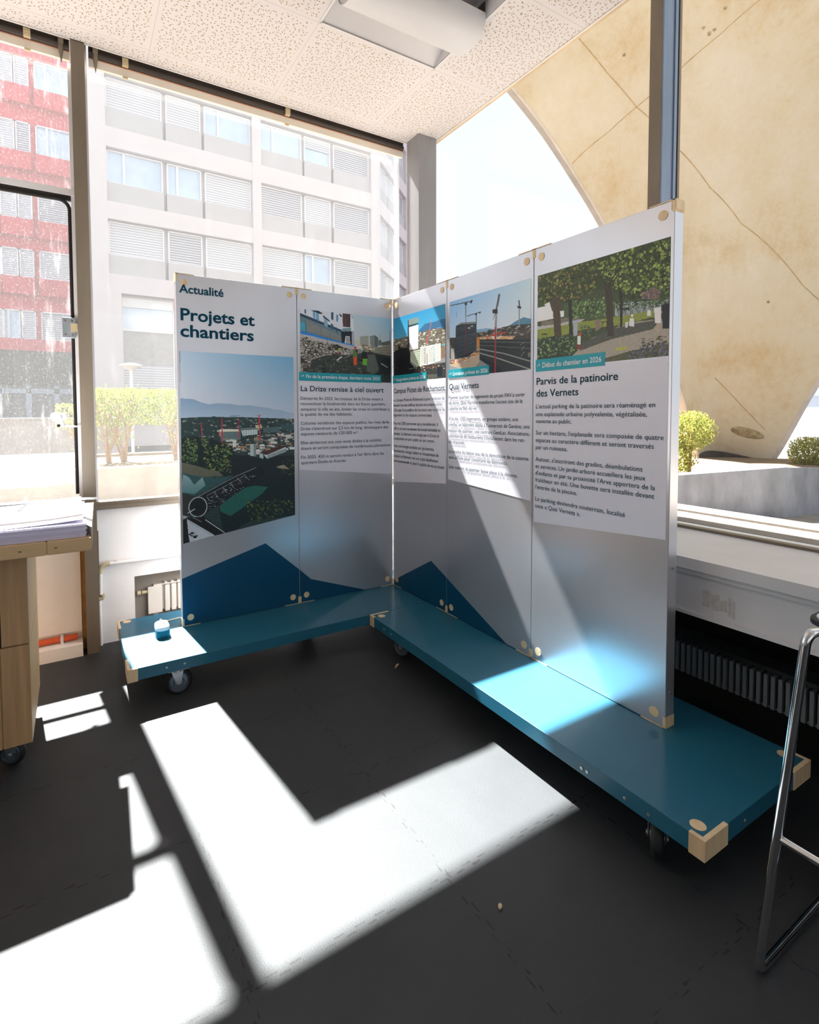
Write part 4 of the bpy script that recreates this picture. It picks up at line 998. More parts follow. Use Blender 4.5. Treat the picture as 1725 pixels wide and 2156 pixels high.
# ------------------------------------------------------------------ radiators, pipes
rad = thing('radiator', (0.8, 3.65, 0.10), 'cream ribbed radiator in the niche of the low white wall', 'radiator')
m = MB().box(0.384, 0.47, 3.60, 3.62, 0.10, 0.278); m.build('end_panel', 'radiator', rad, bevel=0.004)
m = MB().box(0.40, 1.2, 3.63, 3.70, 0.11, 0.27); m.build('water_panel', 'radiator', rad)
for k in range(14):
    x = 0.486 + k * 0.040
    MB().box(x, x + 0.031, 3.60, 3.635, 0.10, 0.275).build('rib', 'radiator', rad, bevel=0.006)
m = MB().box(0.42, 1.2, 3.61, 3.68, 0.278, 0.286)
for k in range(16): m.box(0.485 + k * 0.04, 0.503 + k * 0.04, 3.605, 3.64, 0.284, 0.296)
m.build('top_grille', 'radiator', rad)
m = MB().tube([(0.384, 3.62, 0.245), (0.350, 3.62, 0.245)], [0.011, 0.011], 12).disc((0.345, 3.62, 0.245), (-1, 0, 0), 0.014, 0.022, 16).tube([(0.36, 3.62, 0.245), (0.36, 3.74, 0.245)], 0.006, 8)
m.build('valve', 'brass', rad)
for x in (0.42, 1.15): MB().box(x, x + 0.03, 3.63, 3.66, 0.0, 0.115).build('foot', 'radiator', rad)

rad = thing('radiator', (2.34, 1.2, 0.1), 'low grey finned radiator in the shadow under the right-hand ledge', 'radiator')
MB().box(2.36, 2.385, 0.0, 2.55, 0.22, 0.39).build('water_panel', 'grey_radiator', rad)
m = MB()
for k in range(102):
    y = 0.03 + k * 0.0245
    m.box(2.30, 2.362, y, y + 0.0125, 0.246, 0.374)
m.build('fin_row', 'grey_radiator', rad)
m = MB().box(2.285, 2.39, 0.0, 2.55, 0.40, 0.412)
for k in range(60): m.box(2.29, 2.385, 0.02 + k * 0.042, 0.045 + k * 0.042, 0.392, 0.402)
m.build('top_grille', 'rubber', rad)
for y in (0.25, 2.3): MB().box(2.365, 2.60, y, y + 0.03, 0.28, 0.31).build('bracket', 'grey_radiator', rad)

pipe = thing('conduit_pipe', (0.115, 3.51, 0), 'white conduit with elbows running over the low wall beside the post', 'pipe')
m = MB().tube([(1.9, 3.503, 0.478), (0.16, 3.503, 0.492)], 0.011, 10).tube([(0.114, 3.503, 0.45), (0.112, 3.503, 0.31)], 0.010, 10).tube([(0.106, 3.503, 0.275), (0.108, 3.503, 0.0)], 0.009, 10)
m.build('pipe_run', 'plaster', pipe, smooth=True)
MB().tube([(0.165, 3.503, 0.492)] + [(0.152 - 0.038 * math.sin(a), 3.503, 0.452 + 0.040 * math.cos(a)) for a in [k * math.pi / 12 for k in range(7)]] + [(0.114, 3.503, 0.44)], 0.0145, 12).build('elbow', 'brass', pipe, smooth=True)
MB().tube([(0.102, 3.503, 0.285), (0.118, 3.503, 0.288), (0.124, 3.503, 0.296), (0.122, 3.503, 0.312)], 0.013, 12).build('elbow', 'brass', pipe, smooth=True)
m = MB().box(0.196, 0.206, 3.497, 3.523, 0.476, 0.506); m.build('clamp', 'conduit', pipe)
tag(MB().tube([(0.106, 3.50, 0.70), (0.1045, 3.50, 0.45), (0.1045, 3.50, 0.02)], 0.0035, 8).build('wall_cable', 'steel', None, smooth=True), 'thin grey cable running down beside the steel post', 'cable')
pp = thing('heating_pipe', (-0.8, 3.47, 0.09), 'orange pipe lying above the skirting under the desk', 'pipe')
MB().tube([(-2.1, 3.478, 0.094), (-0.012, 3.478, 0.094)], 0.017, 14).build('pipe_run', 'orange', pp, smooth=True)
MB().box(-0.10, -0.085, 3.458, 3.50, 0.072, 0.115).build('clamp', 'white_lacquer', pp)

# ------------------------------------------------------------------ desk, cabinet, paper
desk = thing('desk_top', (-1.0, 2.7, 0.88), 'thick wooden desk top on a cabinet, covered with paper', 'desk')
m = MB(); xs = [-2.2] + [-2.13 + 0.145 * k for k in range(15)] + [0.046]
for a, b in zip(xs[:-1], xs[1:]): m.box(a + 0.0015, b - 0.0015, 2.24, 3.18, 0.88, 0.93)
m.box(-2.2, 0.046, 2.243, 3.177, 0.882, 0.926)
m.build('board', 'ply', desk, bevel=0.003)
m = MB()
for x in (-0.185, -0.075, -0.40): m.box(x, x + 0.009, 2.2385, 2.2405, 0.904, 0.9065)
m.build('slot', 'dark', desk)
cab = thing('rolling_cabinet', (-0.5, 2.63, 0), 'oak veneer cabinet on casters under the desk', 'cabinet')
x0, x1, y0, y1 = -0.95, -0.171, 2.38, 2.885
def carcass(nm, z0, z1):
    m = MB().box(x0, x1 - 0.004, y0 + 0.004, y1, z0, z1)
    m.build(nm, 'oak', cab)
carcass('lower_carcass', 0.122, 0.512); carcass('upper_carcass', 0.516, 0.878)
for nm, z0, z1 in (('side_panel', 0.122, 0.512), ('side_panel', 0.516, 0.878)):
    m = MB()
    for k in range(8):
        a = y0 + (y1 - y0) * k / 8; b = y0 + (y1 - y0) * (k + 1) / 8
        m.box(x1 - 0.004, x1, a + 0.0004, b - 0.0004, z0, z1)
    m.build(nm, 'oak_side', cab)
MB().box(-0.262, x1, y0 - 0.001, y0 + 0.004, 0.123, 0.511).build('door', 'oak', cab)
MB().box(-0.62, -0.267, y0 - 0.001, y0 + 0.004, 0.123, 0.511).build('door', 'oak', cab)
MB().box(-0.259, x1, y0 - 0.001, y0 + 0.004, 0.517, 0.877).build('drawer_front', 'oak', cab)
MB().box(-0.66, -0.266, y0 - 0.001, y0 + 0.004, 0.517, 0.877).build('drawer_front', 'oak', cab)
MB().box(-0.2655, -0.2595, y0 + 0.0005, y0 + 0.0045, 0.517, 0.877).build('shadow_gap', 'dark', cab)
caster(cab, -0.235, 2.475, (0.5, 1, 0), r=0.05, top=0.122, back=0.012, wheel_w=0.028)
caster(cab, -0.24, 2.80, (0.5, -1, 0), r=0.05, top=0.122, back=0.015, wheel_w=0.028)
caster(cab, -0.86, 2.47, (0.2, 1, 0), r=0.05, top=0.122, back=0.015, wheel_w=0.028)
caster(cab, -0.86, 2.80, (0.7, 1, 0), r=0.05, top=0.122, back=0.015, wheel_w=0.028)

stack = MB(); rnd = random.Random(4)
for k in range(12):
    a, b, c2 = rnd.uniform(-0.004, 0.004), rnd.uniform(-0.003, 0.003), 0.0
    stack.box(-0.82 + a, 0.030 + b, 2.263 + a, 2.88 + b, 0.931 + k * 0.0042, 0.931 + (k + 1) * 0.0042 - 0.0003)
tag(stack.build('paper_stack', 'paper_lilac', None), 'tall stack of large white paper on the front edge of the desk', 'paper')
def sheet_paper(pts, label, name='paper_sheet', t=0.0006):
    # pts: rows of points forming a gently curved sheet
    m = MB(); nr, nc = len(pts), len(pts[0]); V = [Vector(p) for r in pts for p in r]
    vs = V + [v - Vector((0, 0, t)) for v in V]; N = nr * nc; fs = []
    for i in range(nr - 1):
        for j in range(nc - 1):
            a = i * nc + j; fs.append((a, a + 1, a + nc + 1, a + nc)); fs.append((a + N, a + nc + N, a + nc + 1 + N, a + 1 + N))
    bd = [(0, j) for j in range(nc)] + [(i, nc - 1) for i in range(1, nr)] + [(nr - 1, j) for j in range(nc - 2, -1, -1)] + [(i, 0) for i in range(nr - 2, 0, -1)]
    ids = [i * nc + j for i, j in bd]
    for a, b in zip(ids, ids[1:] + ids[:1]): fs.append((a, a + N, b + N, b))
    m.add(vs, fs); return tag(m.build(name, 'paper', None, smooth=True), label, 'paper')
rows = [[(-0.84 + 0.86 * i / 8, 2.285 + 0.62 * j / 6, 0.9826 + 0.004 * math.sin(i * 0.7) * math.sin(j * 0.9) + (0.012 * (i / 8) ** 6)) for i in range(9)] for j in range(7)]
sheet_paper(rows, 'slightly curled white sheet on top of the paper stack')
rows = [[(-0.62 + 0.72 * i / 6, 2.84 + 0.38 * j / 6, 0.993 - 0.048 * (j / 6) ** 1.5 - 0.006 * (i / 6) ** 4) for i in range(7)] for j in range(7)]
sheet_paper(rows, 'white sheet lying behind the paper stack, under the window')
rows = [[(0.020 + 0.028 * min(1, j / 1.0) + 0.0035 * k * (j > 0), 2.27 + 0.50 * k / 6, 0.984 - (0.100 * (1 - k / 6.5)) * (j / 5) - 0.002 * (j == 0)) for k in range(7)] for j in range(6)]
sheet_paper(rows, 'white sheet hanging over the right end of the desk')
pen = thing('pen', (-0.2, 2.7, 0.992), 'thin dark pen on the white paper on the desk', 'pen')
MB().tube([(-0.213, 2.63, 0.993), (-0.196, 2.83, 0.9935)], 0.0026, 8).build('barrel', 'dark', pen)
MB().tube([(-0.196, 2.83, 0.9935), (-0.195, 2.845, 0.9935)], [0.0026, 0.0006], 8).build('tip', 'galv', pen)

# ------------------------------------------------------------------ bar stool at the right edge
stool = thing('bar_stool', (1.63, 0.40, 0), 'chrome sled-base bar stool with a white seat at the right edge', 'stool')
def bend(pts, r=0.05, n=5):
    P = [Vector(p) for p in pts]; out = [P[0]]
    for i in range(1, len(P) - 1):
        a = P[i] + (P[i - 1] - P[i]).normalized() * r; b = P[i] + (P[i + 1] - P[i]).normalized() * r
        for k in range(n + 1):
            t = k / n; out.append(a * (1 - t) ** 2 + P[i] * 2 * t * (1 - t) + b * t ** 2)
    return out + [P[-1]]
R0 = 0.0105
def side(ya, yb):
    # ya at the floor, yb under the seat
    return bend([(1.72, yb * 0.5 + 0.2, 0.872), (1.452, yb, 0.885), (1.430, ya, R0), (1.86, ya, R0), (1.78, yb, 0.872), (1.62, yb * 0.5 + 0.2, 0.872)], 0.032, 6)
for ya, yb in ((0.585, 0.515), (0.195, 0.265)):
    MB().tube(side(ya, yb), R0, 14).build('side_frame', 'chrome', stool, smooth=True)
MB().tube([(1.4405, 0.553, 0.372), (1.4405, 0.227, 0.372)], 0.009, 12).build('footrest', 'chrome', stool, smooth=True)
MB().tube([(1.82, 0.553, 0.372), (1.82, 0.227, 0.372)], 0.009, 12).build('footrest', 'chrome', stool, smooth=True)
rbox(MB(), 1.515, 1.86, 0.205, 0.545, 0.885, 0.897, 0.045).build('seat_edge', 'rubber', stool)
rbox(MB(), 1.525, 1.85, 0.215, 0.535, 0.897, 0.901, 0.040).build('seat', 'white_lacquer', stool)

# ------------------------------------------------------------------ small things indoors
res = thing('sticker_remnant', (2.084, 1.01, 0.69), 'torn pale sticker remains on the grey panel under the ledge', 'sticker')
m = MB()
for a, b, c2, d in ((1.072, 1.045, 0.668, 0.722), (1.04, 1.012, 0.664, 0.715), (1.008, 0.985, 0.668, 0.700), (0.980, 0.972, 0.655, 0.716), (0.968, 0.958, 0.650, 0.708)):
    m.box(2.0838, 2.0852, b, a, c2 - 0.02, d - 0.01)
m.build('paper_scrap', plain('old_sticker', (196, 194, 192), 0.8, var=0.15, scale=60), res)
tag(MB().prism([(1.478, 2.345), (1.520, 2.372), (1.530, 2.384), (1.505, 2.378)], 2, 0.0008, 0.004).build('wood_splinter', 'wood', None), 'pale wood splinter on the dark floor near the right trolley', 'splinter')
tag(MB().tube([(0.998, 1.036, 0.004), (1.006, 1.041, 0.006), (1.011, 1.046, 0.004)], [0.004, 0.0065, 0.003], 8).build('wood_chip', 'brass', None, smooth=True), 'tiny tan crumb on the dark floor in the foreground', 'crumb')
for y, x in ((1.09, 2.07), (0.86, 2.07)):
    pass

# ------------------------------------------------------------------ outdoors: ground, terrace, planters
structure('ground', MB().box(-70, 90, 3.9, 110, -0.4, -0.06).box(2.75, 90, -30, 3.9, -0.4, -0.06), 'asphalt')
structure('trim_17', MB().box(-6, 2.7, 3.64, 4.85, -0.06, 0.62), 'pale_concrete', label='sunlit terrace strip outside the left-hand windows')
m = MB().box(2.72, 3.22, -4, 3.6, -0.06, 0.80).box(2.72, 2.84, -4, 3.6, 0.80, 0.828).box(3.05, 3.22, -4, 3.6, 0.80, 0.828)
m.box(2.84, 3.05, -4, 3.6, 0.80, 0.816, 1)
structure('trim_18', m, ['pale_concrete', 'gravel'], label='outer window ledge with a gravel strip on the right')
structure('trim_19', MB().box(3.22, 9.5, -6, 3.6, -0.06, 0.26), 'pale_concrete', label='paved yard outside the right-hand window')
pl = thing('planter', (-1, 5.7, 0), 'long pale concrete planter outside the left-hand windows', 'planter')
m = MB().box(-6, 3.4, 5.00, 5.16, -0.06, 0.93).box(-6, 3.4, 6.75, 6.9, -0.06, 0.93).box(3.25, 3.4, 5.16, 6.75, -0.06, 0.93).box(-6, -5.85, 5.16, 6.75, -0.06, 0.93)
m.build('box', 'pale_concrete', pl)
MB().box(-5.85, 3.25, 5.16, 6.75, -0.06, 0.90).build('soil_bed', 'soil', pl)
pw = MB().box(-9, 0.6, 8.25, 8.45, -0.06, 1.33).box(-9, 0.62, 8.22, 8.48, 1.33, 1.35)
tag(pw.build('parapet_wall', 'concrete', None), 'grey stained concrete parapet outside beyond the desk window', 'wall')
# right-hand planter
pb = thing('planter', (6.5, 3.0, 0), 'stained, shade-coloured concrete planter wall outside the right-hand window', 'planter')
A, B, D2 = Vector((4.55, 3.68, 0)), Vector((6.515, 2.538, 0)), Vector((8.0, 2.28, 0))
def wallseg(mb, p, q, zp, zq, zp0, zq0, t=0.16):
    n = Vector((-(q - p).y, (q - p).x, 0)).normalized() * t
    if n.dot(Vector((0.5, 0.86, 0))) < 0: n = -n
    P = [(p, zp0), (q, zq0), (q + n, zq0), (p + n, zp0)]; T = [(p, zp), (q, zq), (q + n, zq), (p + n, zp)]
    mb.hexa([(v.x, v.y, z) for v, z in P] + [(v.x, v.y, z) for v, z in T])
m = MB(); wallseg(m, A, B, 0.64, 0.80, -0.06, -0.06); m.build('long_wall', 'shade_concrete', pb)
m = MB(); wallseg(m, B, D2, 0.80, 0.70, -0.06, -0.06); m.build('short_wall', 'shade_concrete', pb)
m = MB().hexa([(4.7, 3.75, -0.06), (6.6, 2.65, -0.06), (14.5, 5.5, -0.06), (10.5, 8.8, -0.06), (4.7, 3.75, 0.60), (6.6, 2.65, 0.74), (14.5, 5.5, 0.30), (10.5, 8.8, 0.30)])
m.hexa([(6.6, 2.68, -0.06), (8.0, 2.42, -0.06), (14.0, 2.2, -0.06), (14.5, 5.5, -0.06), (6.6, 2.68, 0.74), (8.0, 2.42, 0.64), (14.0, 2.2, 0.36), (14.5, 5.5, 0.30)])
m.build('soil_bed', 'soil', pb)

def foliage(name, parent, n, fn, size, mat, seed):
    r = random.Random(seed); m = MB()
    for _ in range(n):
        p = fn(r)
        if p is None: continue
        s0 = size * r.uniform(0.6, 1.3); e = Euler((r.uniform(0, 6.28), r.uniform(0, 6.28), r.uniform(0, 6.28))).to_matrix()
        q = [Vector(p) + e @ Vector(v) for v in ((-s0, 0, 0), (0, -s0 * 0.45, 0.12 * s0), (s0, 0, 0), (0, s0 * 0.45, 0.12 * s0))]
        m.add(q, [(0, 1, 2, 3)])
    return m.build(name, mat, parent)
def hedge(x0, x1, yc, zb, zt, stems, label, seed, n=2600, low=0.42):
    t = thing('hedge_bush', ((x0 + x1) / 2, yc, zb), label, 'bush')
    r0 = random.Random(seed); m = MB(); tips = []
    for bx in stems:
        for k in range(7):
            ex = bx + r0.uniform(-0.5, 0.5) * (x1 - x0) * 0.75; ex = min(max(ex, x0 + 0.03), x1 - 0.03); ey = yc + r0.uniform(-0.18, 0.18); ez = zb + (zt - zb) * r0.uniform(0.72, 0.96)
            pts = [Vector((bx + r0.uniform(-0.02, 0.02), yc, zb - 0.01))]
            for j in range(1, 6):
                f = j / 5; pts.append(Vector((bx + (ex - bx) * f ** 1.2, yc + (ey - yc) * f, zb + (ez - zb) * f)) + Vector((r0.uniform(-1, 1), r0.uniform(-1, 1), 0)) * 0.012)
            m.tube(pts, [0.013 - 0.0018 * j for j in range(6)], 6); tips += pts[2:]
            for j in range(2, 5):
                q = pts[j] + Vector((r0.uniform(-0.12, 0.12), r0.uniform(-0.1, 0.1), r0.uniform(0.06, 0.2))); m.tube([pts[j], (pts[j] + q) / 2 + Vector((0, 0, 0.01)), q], [0.006, 0.005, 0.003], 5)
    m.build('branches', 'bark', t, smooth=True)
    def fn(r):
        if r.random() < 0.86:
            z = zt - (zt - zb) * low * r.random() ** 1.5; x = r.uniform(x0, x1); y = yc + r.uniform(-0.22, 0.22); return (x, y, z)
        b = r.choice(tips); return b + Vector((r.gauss(0, 0.05), r.gauss(0, 0.05), r.gauss(0, 0.05)))
    foliage('leaves', t, n, fn, 0.017, 'leaf', seed + 1); return t
hedge(0.16, 0.76, 6.0, 0.90, 1.655, (0.30, 0.44), 'flat-clipped thin hedge bush directly right of the post, showing forked stems', 11, 3400, 0.5)
hedge(0.74, 1.42, 6.0, 0.90, 1.655, (0.95, 1.1), 'flat-clipped hedge bush half hidden behind the display', 21, 3000, 0.5)
hedge(1.40, 2.2, 6.05, 0.90, 1.64, (1.7, 1.85), 'hedge bush behind the display panels', 31, 1500)
hedge(-0.16, 0.10, 6.0, 0.90, 1.50, (0.03,), 'small pale green bush just left of the post', 41, 500)
def round_bush(c, rx, rz, zb, label, seed, n, mat='leaf2', trunk=None):
    t = thing('garden_bush', (c[0], c[1], zb), label, 'bush'); r0 = random.Random(seed); m = MB()
    ends = []
    for k in range(9):
        e = Vector((c[0] + r0.uniform(-rx, rx) * 0.75, c[1] + r0.uniform(-rx, rx) * 0.7, c[2] + r0.uniform(-0.4, 0.7) * rz)); b = Vector(trunk or (c[0], c[1], zb))
        mid = b.lerp(e, 0.5) + Vector((r0.uniform(-0.05, 0.05), 0, 0)); m.tube([b, mid, e], [0.02, 0.013, 0.005], 6); ends.append(e)
    m.build('branches', 'bark', t, smooth=True)
    def fn(r):
        while True:
            v = Vector((r.uniform(-1, 1), r.uniform(-1, 1), r.uniform(-1, 1)))
            if 0.25 < v.length < 1 + 0.15 * r.random(): return (c[0] + v.x * rx, c[1] + v.y * rx, c[2] + v.z * rz)
    foliage('leaves', t, n, fn, 0.022, mat, seed + 1); return t
round_bush((6.79, 3.72, 1.15), 0.30, 0.25, 0.62, 'bush with a leaning bare stem outside the right-hand window, beside the display edge', 51, 2600, trunk=(6.75, 3.66, 0.60))
round_bush((6.60, 3.80, 0.80), 0.26, 0.22, 0.60, 'low dense shrub behind the planter wall beside the display edge', 55, 1300)
round_bush((9.78, 3.50, 0.74), 0.27, 0.26, 0.50, 'yellow-green round bush at the far right outside', 61, 2400)
round_bush((9.95, 3.15, 0.68), 0.22, 0.26, 0.50, 'darker green bush at the right edge outside, beside the yellow one', 71, 1500)

# ------------------------------------------------------------------ the concrete shell
SHELL_L = [[12.53, 6.52, 0.01], [11.91, 6.44, 1.04], [11.18, 6.45, 2.33], [10.26, 6.57, 3.77], [9.2, 6.77, 5.2], [8.38, 6.8, 5.95], [7.59, 6.8, 6.55], [6.77, 6.82, 7.07], [5.83, 6.91, 7.68], [4.89, 7.01, 8.24], [3.8, 7.19, 8.9]]
SHELL_R = [[13.72, 5.82, -0.03], [13.59, 5.44, 0.62], [13.89, 4.85, 2.14], [14.46, 4.1, 3.6], [15.25, 3.23, 5.12], [15.83, 2.45, 6.23], [16.39, 1.68, 7.15], [16.84, 0.98, 8.05], [17.18, 0.32, 8.69], [17.41, -0.27, 9.23], [17.66, -0.87, 9.83]]
def crv(c, t):
    n = len(c) - 1; x = min(max(t, 0), 1) * n; i = min(int(x), n - 1); f = x - i
    g = lambda k: np.array(c[min(max(k, 0), n)])
    p0, p1, p2, p3 = g(i - 1), g(i), g(i + 1), g(i + 2)
    return .5 * ((2 * p1) + (-p0 + p2) * f + (2 * p0 - 5 * p1 + 4 * p2 - p3) * f * f + (-p0 + 3 * p1 - 3 * p2 + p3) * f ** 3)
def shell_pt(s, t): return crv(SHELL_L, t) * (1 - s) + crv(SHELL_R, t) * s + np.array([.3, .52, .12]) * math.sin(math.pi * s)
AW = np.array([0.5, 0.86, 0.1]); AW = AW / np.linalg.norm(AW)
sh = thing('concrete_shell', (13.1, 6.2, 0), 'huge tan concrete shell roof tapering to a foot outside the right-hand window', 'concrete shell')
ns, nt = 24, 60
F = [shell_pt(i / ns, j / nt) for j in range(nt + 1) for i in range(ns + 1)]; Bk = [p + AW * 0.22 for p in F]; N = len(F); fs = []
for j in range(nt):
    for i in range(ns):
        a = j * (ns + 1) + i; fs.append((a, a + 1, a + ns + 2, a + ns + 1)); fs.append((a + N, a + ns + 1 + N, a + ns + 2 + N, a + 1 + N))
for j in range(nt):
    for i in (0, ns):
        a = j * (ns + 1) + i; fs.append((a, a + ns + 1, a + ns + 1 + N, a + N))
for i in range(ns):
    for j in (0, nt):
        a = j * (ns + 1) + i; fs.append((a, a + N, a + 1 + N, a + 1))
MB().add(F + Bk, fs).build('vault', 'shell', sh, smooth=True)
M['rim'] = plain('rim_concrete', (206, 194, 184), 0.9, var=0.15, scale=3)
M['seam'] = plain('seam_stain', (188, 158, 108), 0.9, var=0.3, scale=6)
M['mould'] = plain('dark_stain', (158, 136, 100), 0.9, var=0.5, scale=10)
for s0, dr, wd in ((0.0, -1, 0.045), (1.0, 1, 0.13)):
    m = MB(); sd = np.array([0.86, -0.5, 0.0]) * dr
    q = [(shell_pt(s0, k / 60) - AW * 0.02) for k in range(61)]
    for a, b in zip(q[:-1], q[1:]): m.hexa([tuple(v) for v in (a, b, b + AW * 0.2, a + AW * 0.2, a + sd * wd, b + sd * wd, b + sd * wd + AW * 0.2, a + sd * wd + AW * 0.2)])
    m.build('edge_rim', 'rim', sh)
def on_shell(pts, r, name, mat, lift=0.004):
    m = MB(); q = []
    for (s0, t0), (s1, t1) in zip(pts[:-1], pts[1:]):
        q += [Vector(shell_pt(s0 + (s1 - s0) * k / 8, t0 + (t1 - t0) * k / 8) - AW * lift) for k in range(8)]
    q.append(Vector(shell_pt(*pts[-1]) - AW * lift)); m.tube(q, r, 6); return m.build(name, mat, sh)
on_shell([(0.0087, 0.5219), (0.1253, 0.5989), (0.2161, 0.6718), (0.2795, 0.7278), (0.3498, 0.7936), (0.4034, 0.8567), (0.47, 0.93)], 0.007, 'joint_line', 'seam')
on_shell([(0.146, 0.7931), (0.1623, 0.7237), (0.1898, 0.6517), (0.263, 0.555), (0.3431, 0.4732), (0.4494, 0.4053), (0.7169, 0.3231), (0.95, 0.27)], 0.007, 'joint_line', 'seam')
on_shell([(0.4083, 0.1857), (0.6573, 0.1498), (0.8761, 0.1204)], 0.006, 'joint_line', 'seam')
for s0, t0 in ((0.3255, 0.8075), (0.3324, 0.7967), (0.3404, 0.8027), (0.3322, 0.7939), (0.3585, 0.8458), (0.20, 0.76), (0.62, 0.30)):
    c = Vector(shell_pt(s0, t0)); MB().lathe([(0.0005, -0.006), (0.03, -0.005), (0.034, 0.004)], c, tuple(AW), 12).build('drill_hole', 'mould', sh)
m = MB(); r = random.Random(9)
ring = [(0.76 + 0.13 * math.cos(a), 0.108 + 0.009 * math.sin(a)) for a in [k * math.pi / 8 for k in range(16)]]
m.add([Vector(shell_pt(s, t) - AW * (0.006 + 0.01 * 0)) for s, t in ring], [tuple(range(16))]); m.build('damp_patch', 'mould', sh)
m = MB(); ring = [(0.76 + 0.085 * math.cos(a), 0.108 + 0.004 * math.sin(a) * r.uniform(0.6, 1.3)) for a in [k * math.pi / 8 for k in range(16)]]
m.add([Vector(shell_pt(s, t) - AW * 0.014) for s, t in ring], [tuple(range(16))]); m.build('bare_patch', 'concrete', sh)
m = MB(); q = [shell_pt(k / 10, 0.0) for k in range(11)] + [shell_pt(1 - k / 10, 0.045 + 0.012 * (1 - k / 10)) for k in range(11)]
m.add([Vector(p - AW * 0.02) for p in q], [(k, k + 1, 20 - k, 21 - k) for k in range(10)]); m.build('footing', plain('dark_footing', (72, 62, 52), 0.9, var=0.3, scale=5), sh)

# ------------------------------------------------------------------ buildings across the way
def slatz(base, n): return base
def facade(root, ox, oy, ang, length, cols, rows, zt, mats, band, post_u, states, depth=6.0, z_low=0.0):
    """a gridded facade in root space: u runs along the facade, the street side faces -v"""
    ca, sa = math.cos(ang), math.sin(ang)
    def P(u, v, z): return (ox + u * ca - v * sa, oy + u * sa + v * ca, z)
    def bx(mb, u0, u1, v0, v1, z0, z1, mi=0):
        mb.hexa([P(u0, v0, z0), P(u1, v0, z0), P(u1, v1, z0), P(u0, v1, z0), P(u0, v0, z1), P(u1, v0, z1), P(u1, v1, z1), P(u0, v1, z1)], mi)
    m = MB(); bx(m, 0, length, 0.45, depth, -0.06, zt); m.build('wall', mats['wall'], root)
    m = MB()
    for a, b in post_u: bx(m, a, b, 0.0, 0.5, z_low, zt)
    m.build('posts', mats['post'], root)
    m = MB()
    for a, b in band: bx(m, 0, length, 0.02, 0.5, a, b)
    m.build('floor_bands', mats['post'], root)
    for ri, (zt_, zb_) in enumerate(rows):
        m = MB()
        for a, b in cols: bx(m, a - 0.02, b + 0.02, 0.14, 0.5, zb_ - 0.86, zb_)
        m.build('spandrels', mats['spandrel'], root)
        for ci, (a, b) in enumerate(cols):
            st = states(ri, ci); fr = MB()
            for u0, u1 in ((a, a + 0.06), (b - 0.06, b)): bx(fr, u0, u1, 0.22, 0.46, zb_, zt_)
            bx(fr, a, b, 0.22, 0.46, zb_, zb_ + 0.05); bx(fr, a, b, 0.22, 0.46, zt_ - 0.06, zt_)
            if st in 'PM': u = a + (b - a) * 0.30; bx(fr, u - 0.05, u + 0.05, 0.24, 0.46, zb_, zt_)
            wdw = fr.build('window', mats['frame'], root)
            m = MB(); bx(m, a + 0.05, b - 0.05, 0.34, 0.40, zb_ + 0.04, zt_ - 0.05); m.build('pane', {'P': 'pane', 'M': 'pane', 'D': 'pane_dark', 'S': 'pane', 'K': 'pane_dark', 'H': 'pane'}[st], wdw)
            if st in 'SKH':
                zz = zb_ + 0.02 if st != 'H' else zt_ - 0.55
                m = MB(); bx(m, a + 0.06, b - 0.06, 0.28, 0.31, zz, zt_ - 0.06); m.build('slat_blind', 'slats_dark' if st == 'K' else 'slats_pale', wdw)
    return P, bx
FM = dict(wall='facade', post='facade', spandrel='spandrel', frame='frame_white')
wb = thing('office_building', (1.2, 25.11, 0), 'white concrete office building with rows of blinds, behind the wide window', 'building')
ROWS = [(21.85, 20.55), (18.8, 17.5), (15.75, 14.45), (12.72, 11.32), (9.7, 8.25)]
BANDS = [(22.0, 23.4), (18.85, 19.70), (15.8, 16.64), (12.76, 13.60), (9.74, 10.48), (6.62, 7.42)]
COLS = [(0.27, 2.53), (2.70, 4.22), (4.38, 6.6), (7.08, 9.3), (9.45, 10.96), (11.14, 13.37)]
ST = ['SSSSSS', 'SSSSSS', 'SSPMHK', 'PMSKSK', 'SKSSPK']
a0 = math.radians(1.5)
P, bx = facade(wb, 1.2 + 0 * 0, 25.11, a0, 13.76, COLS, ROWS, 23.4, FM, BANDS, [(-0.9, 0.25), (6.62, 7.06), (13.39, 13.78)], lambda r, c: ST[r][c], z_low=-0.06)
# ground floor: broad windows between piers
m = MB(); bx(m, -0.9, 0.70, -0.05, 0.5, -0.06, 6.7); bx(m, 6.4, 7.2, -0.05, 0.5, -0.06, 6.7); bx(m, 13.0, 13.78, -0.05, 0.5, -0.06, 6.7); m.build('piers', 'facade', wb)
for a, b in ((0.70, 2.9), (2.95, 4.6), (4.65, 6.4), (7.2, 9.3), (9.4, 11.1), (11.2, 13.0)):
    fr = MB()
    for u0, u1 in ((a, a + 0.06), (b - 0.06, b)): bx(fr, u0, u1, 0.3, 0.46, 1.0, 6.45)
    bx(fr, a, b, 0.3, 0.46, 6.1, 6.5); bx(fr, a, b, 0.3, 0.46, 5.05, 5.15)
    f = fr.build('window', 'frame_white', wb)
    m = MB(); bx(m, a + 0.06, b - 0.06, 0.36, 0.42, 5.15, 6.1); m.build('pane', 'pane', f)
    m = MB(); bx(m, a + 0.06, b - 0.06, 0.36, 0.42, 3.6, 5.06); m.build('lower_panel', plain('grey_glass', (150, 148, 152), 0.4), f)
    m = MB(); bx(m, a + 0.06, b - 0.06, 0.34, 0.42, 1.0, 3.58); m.build('slat_blind', 'slats_pale', f)
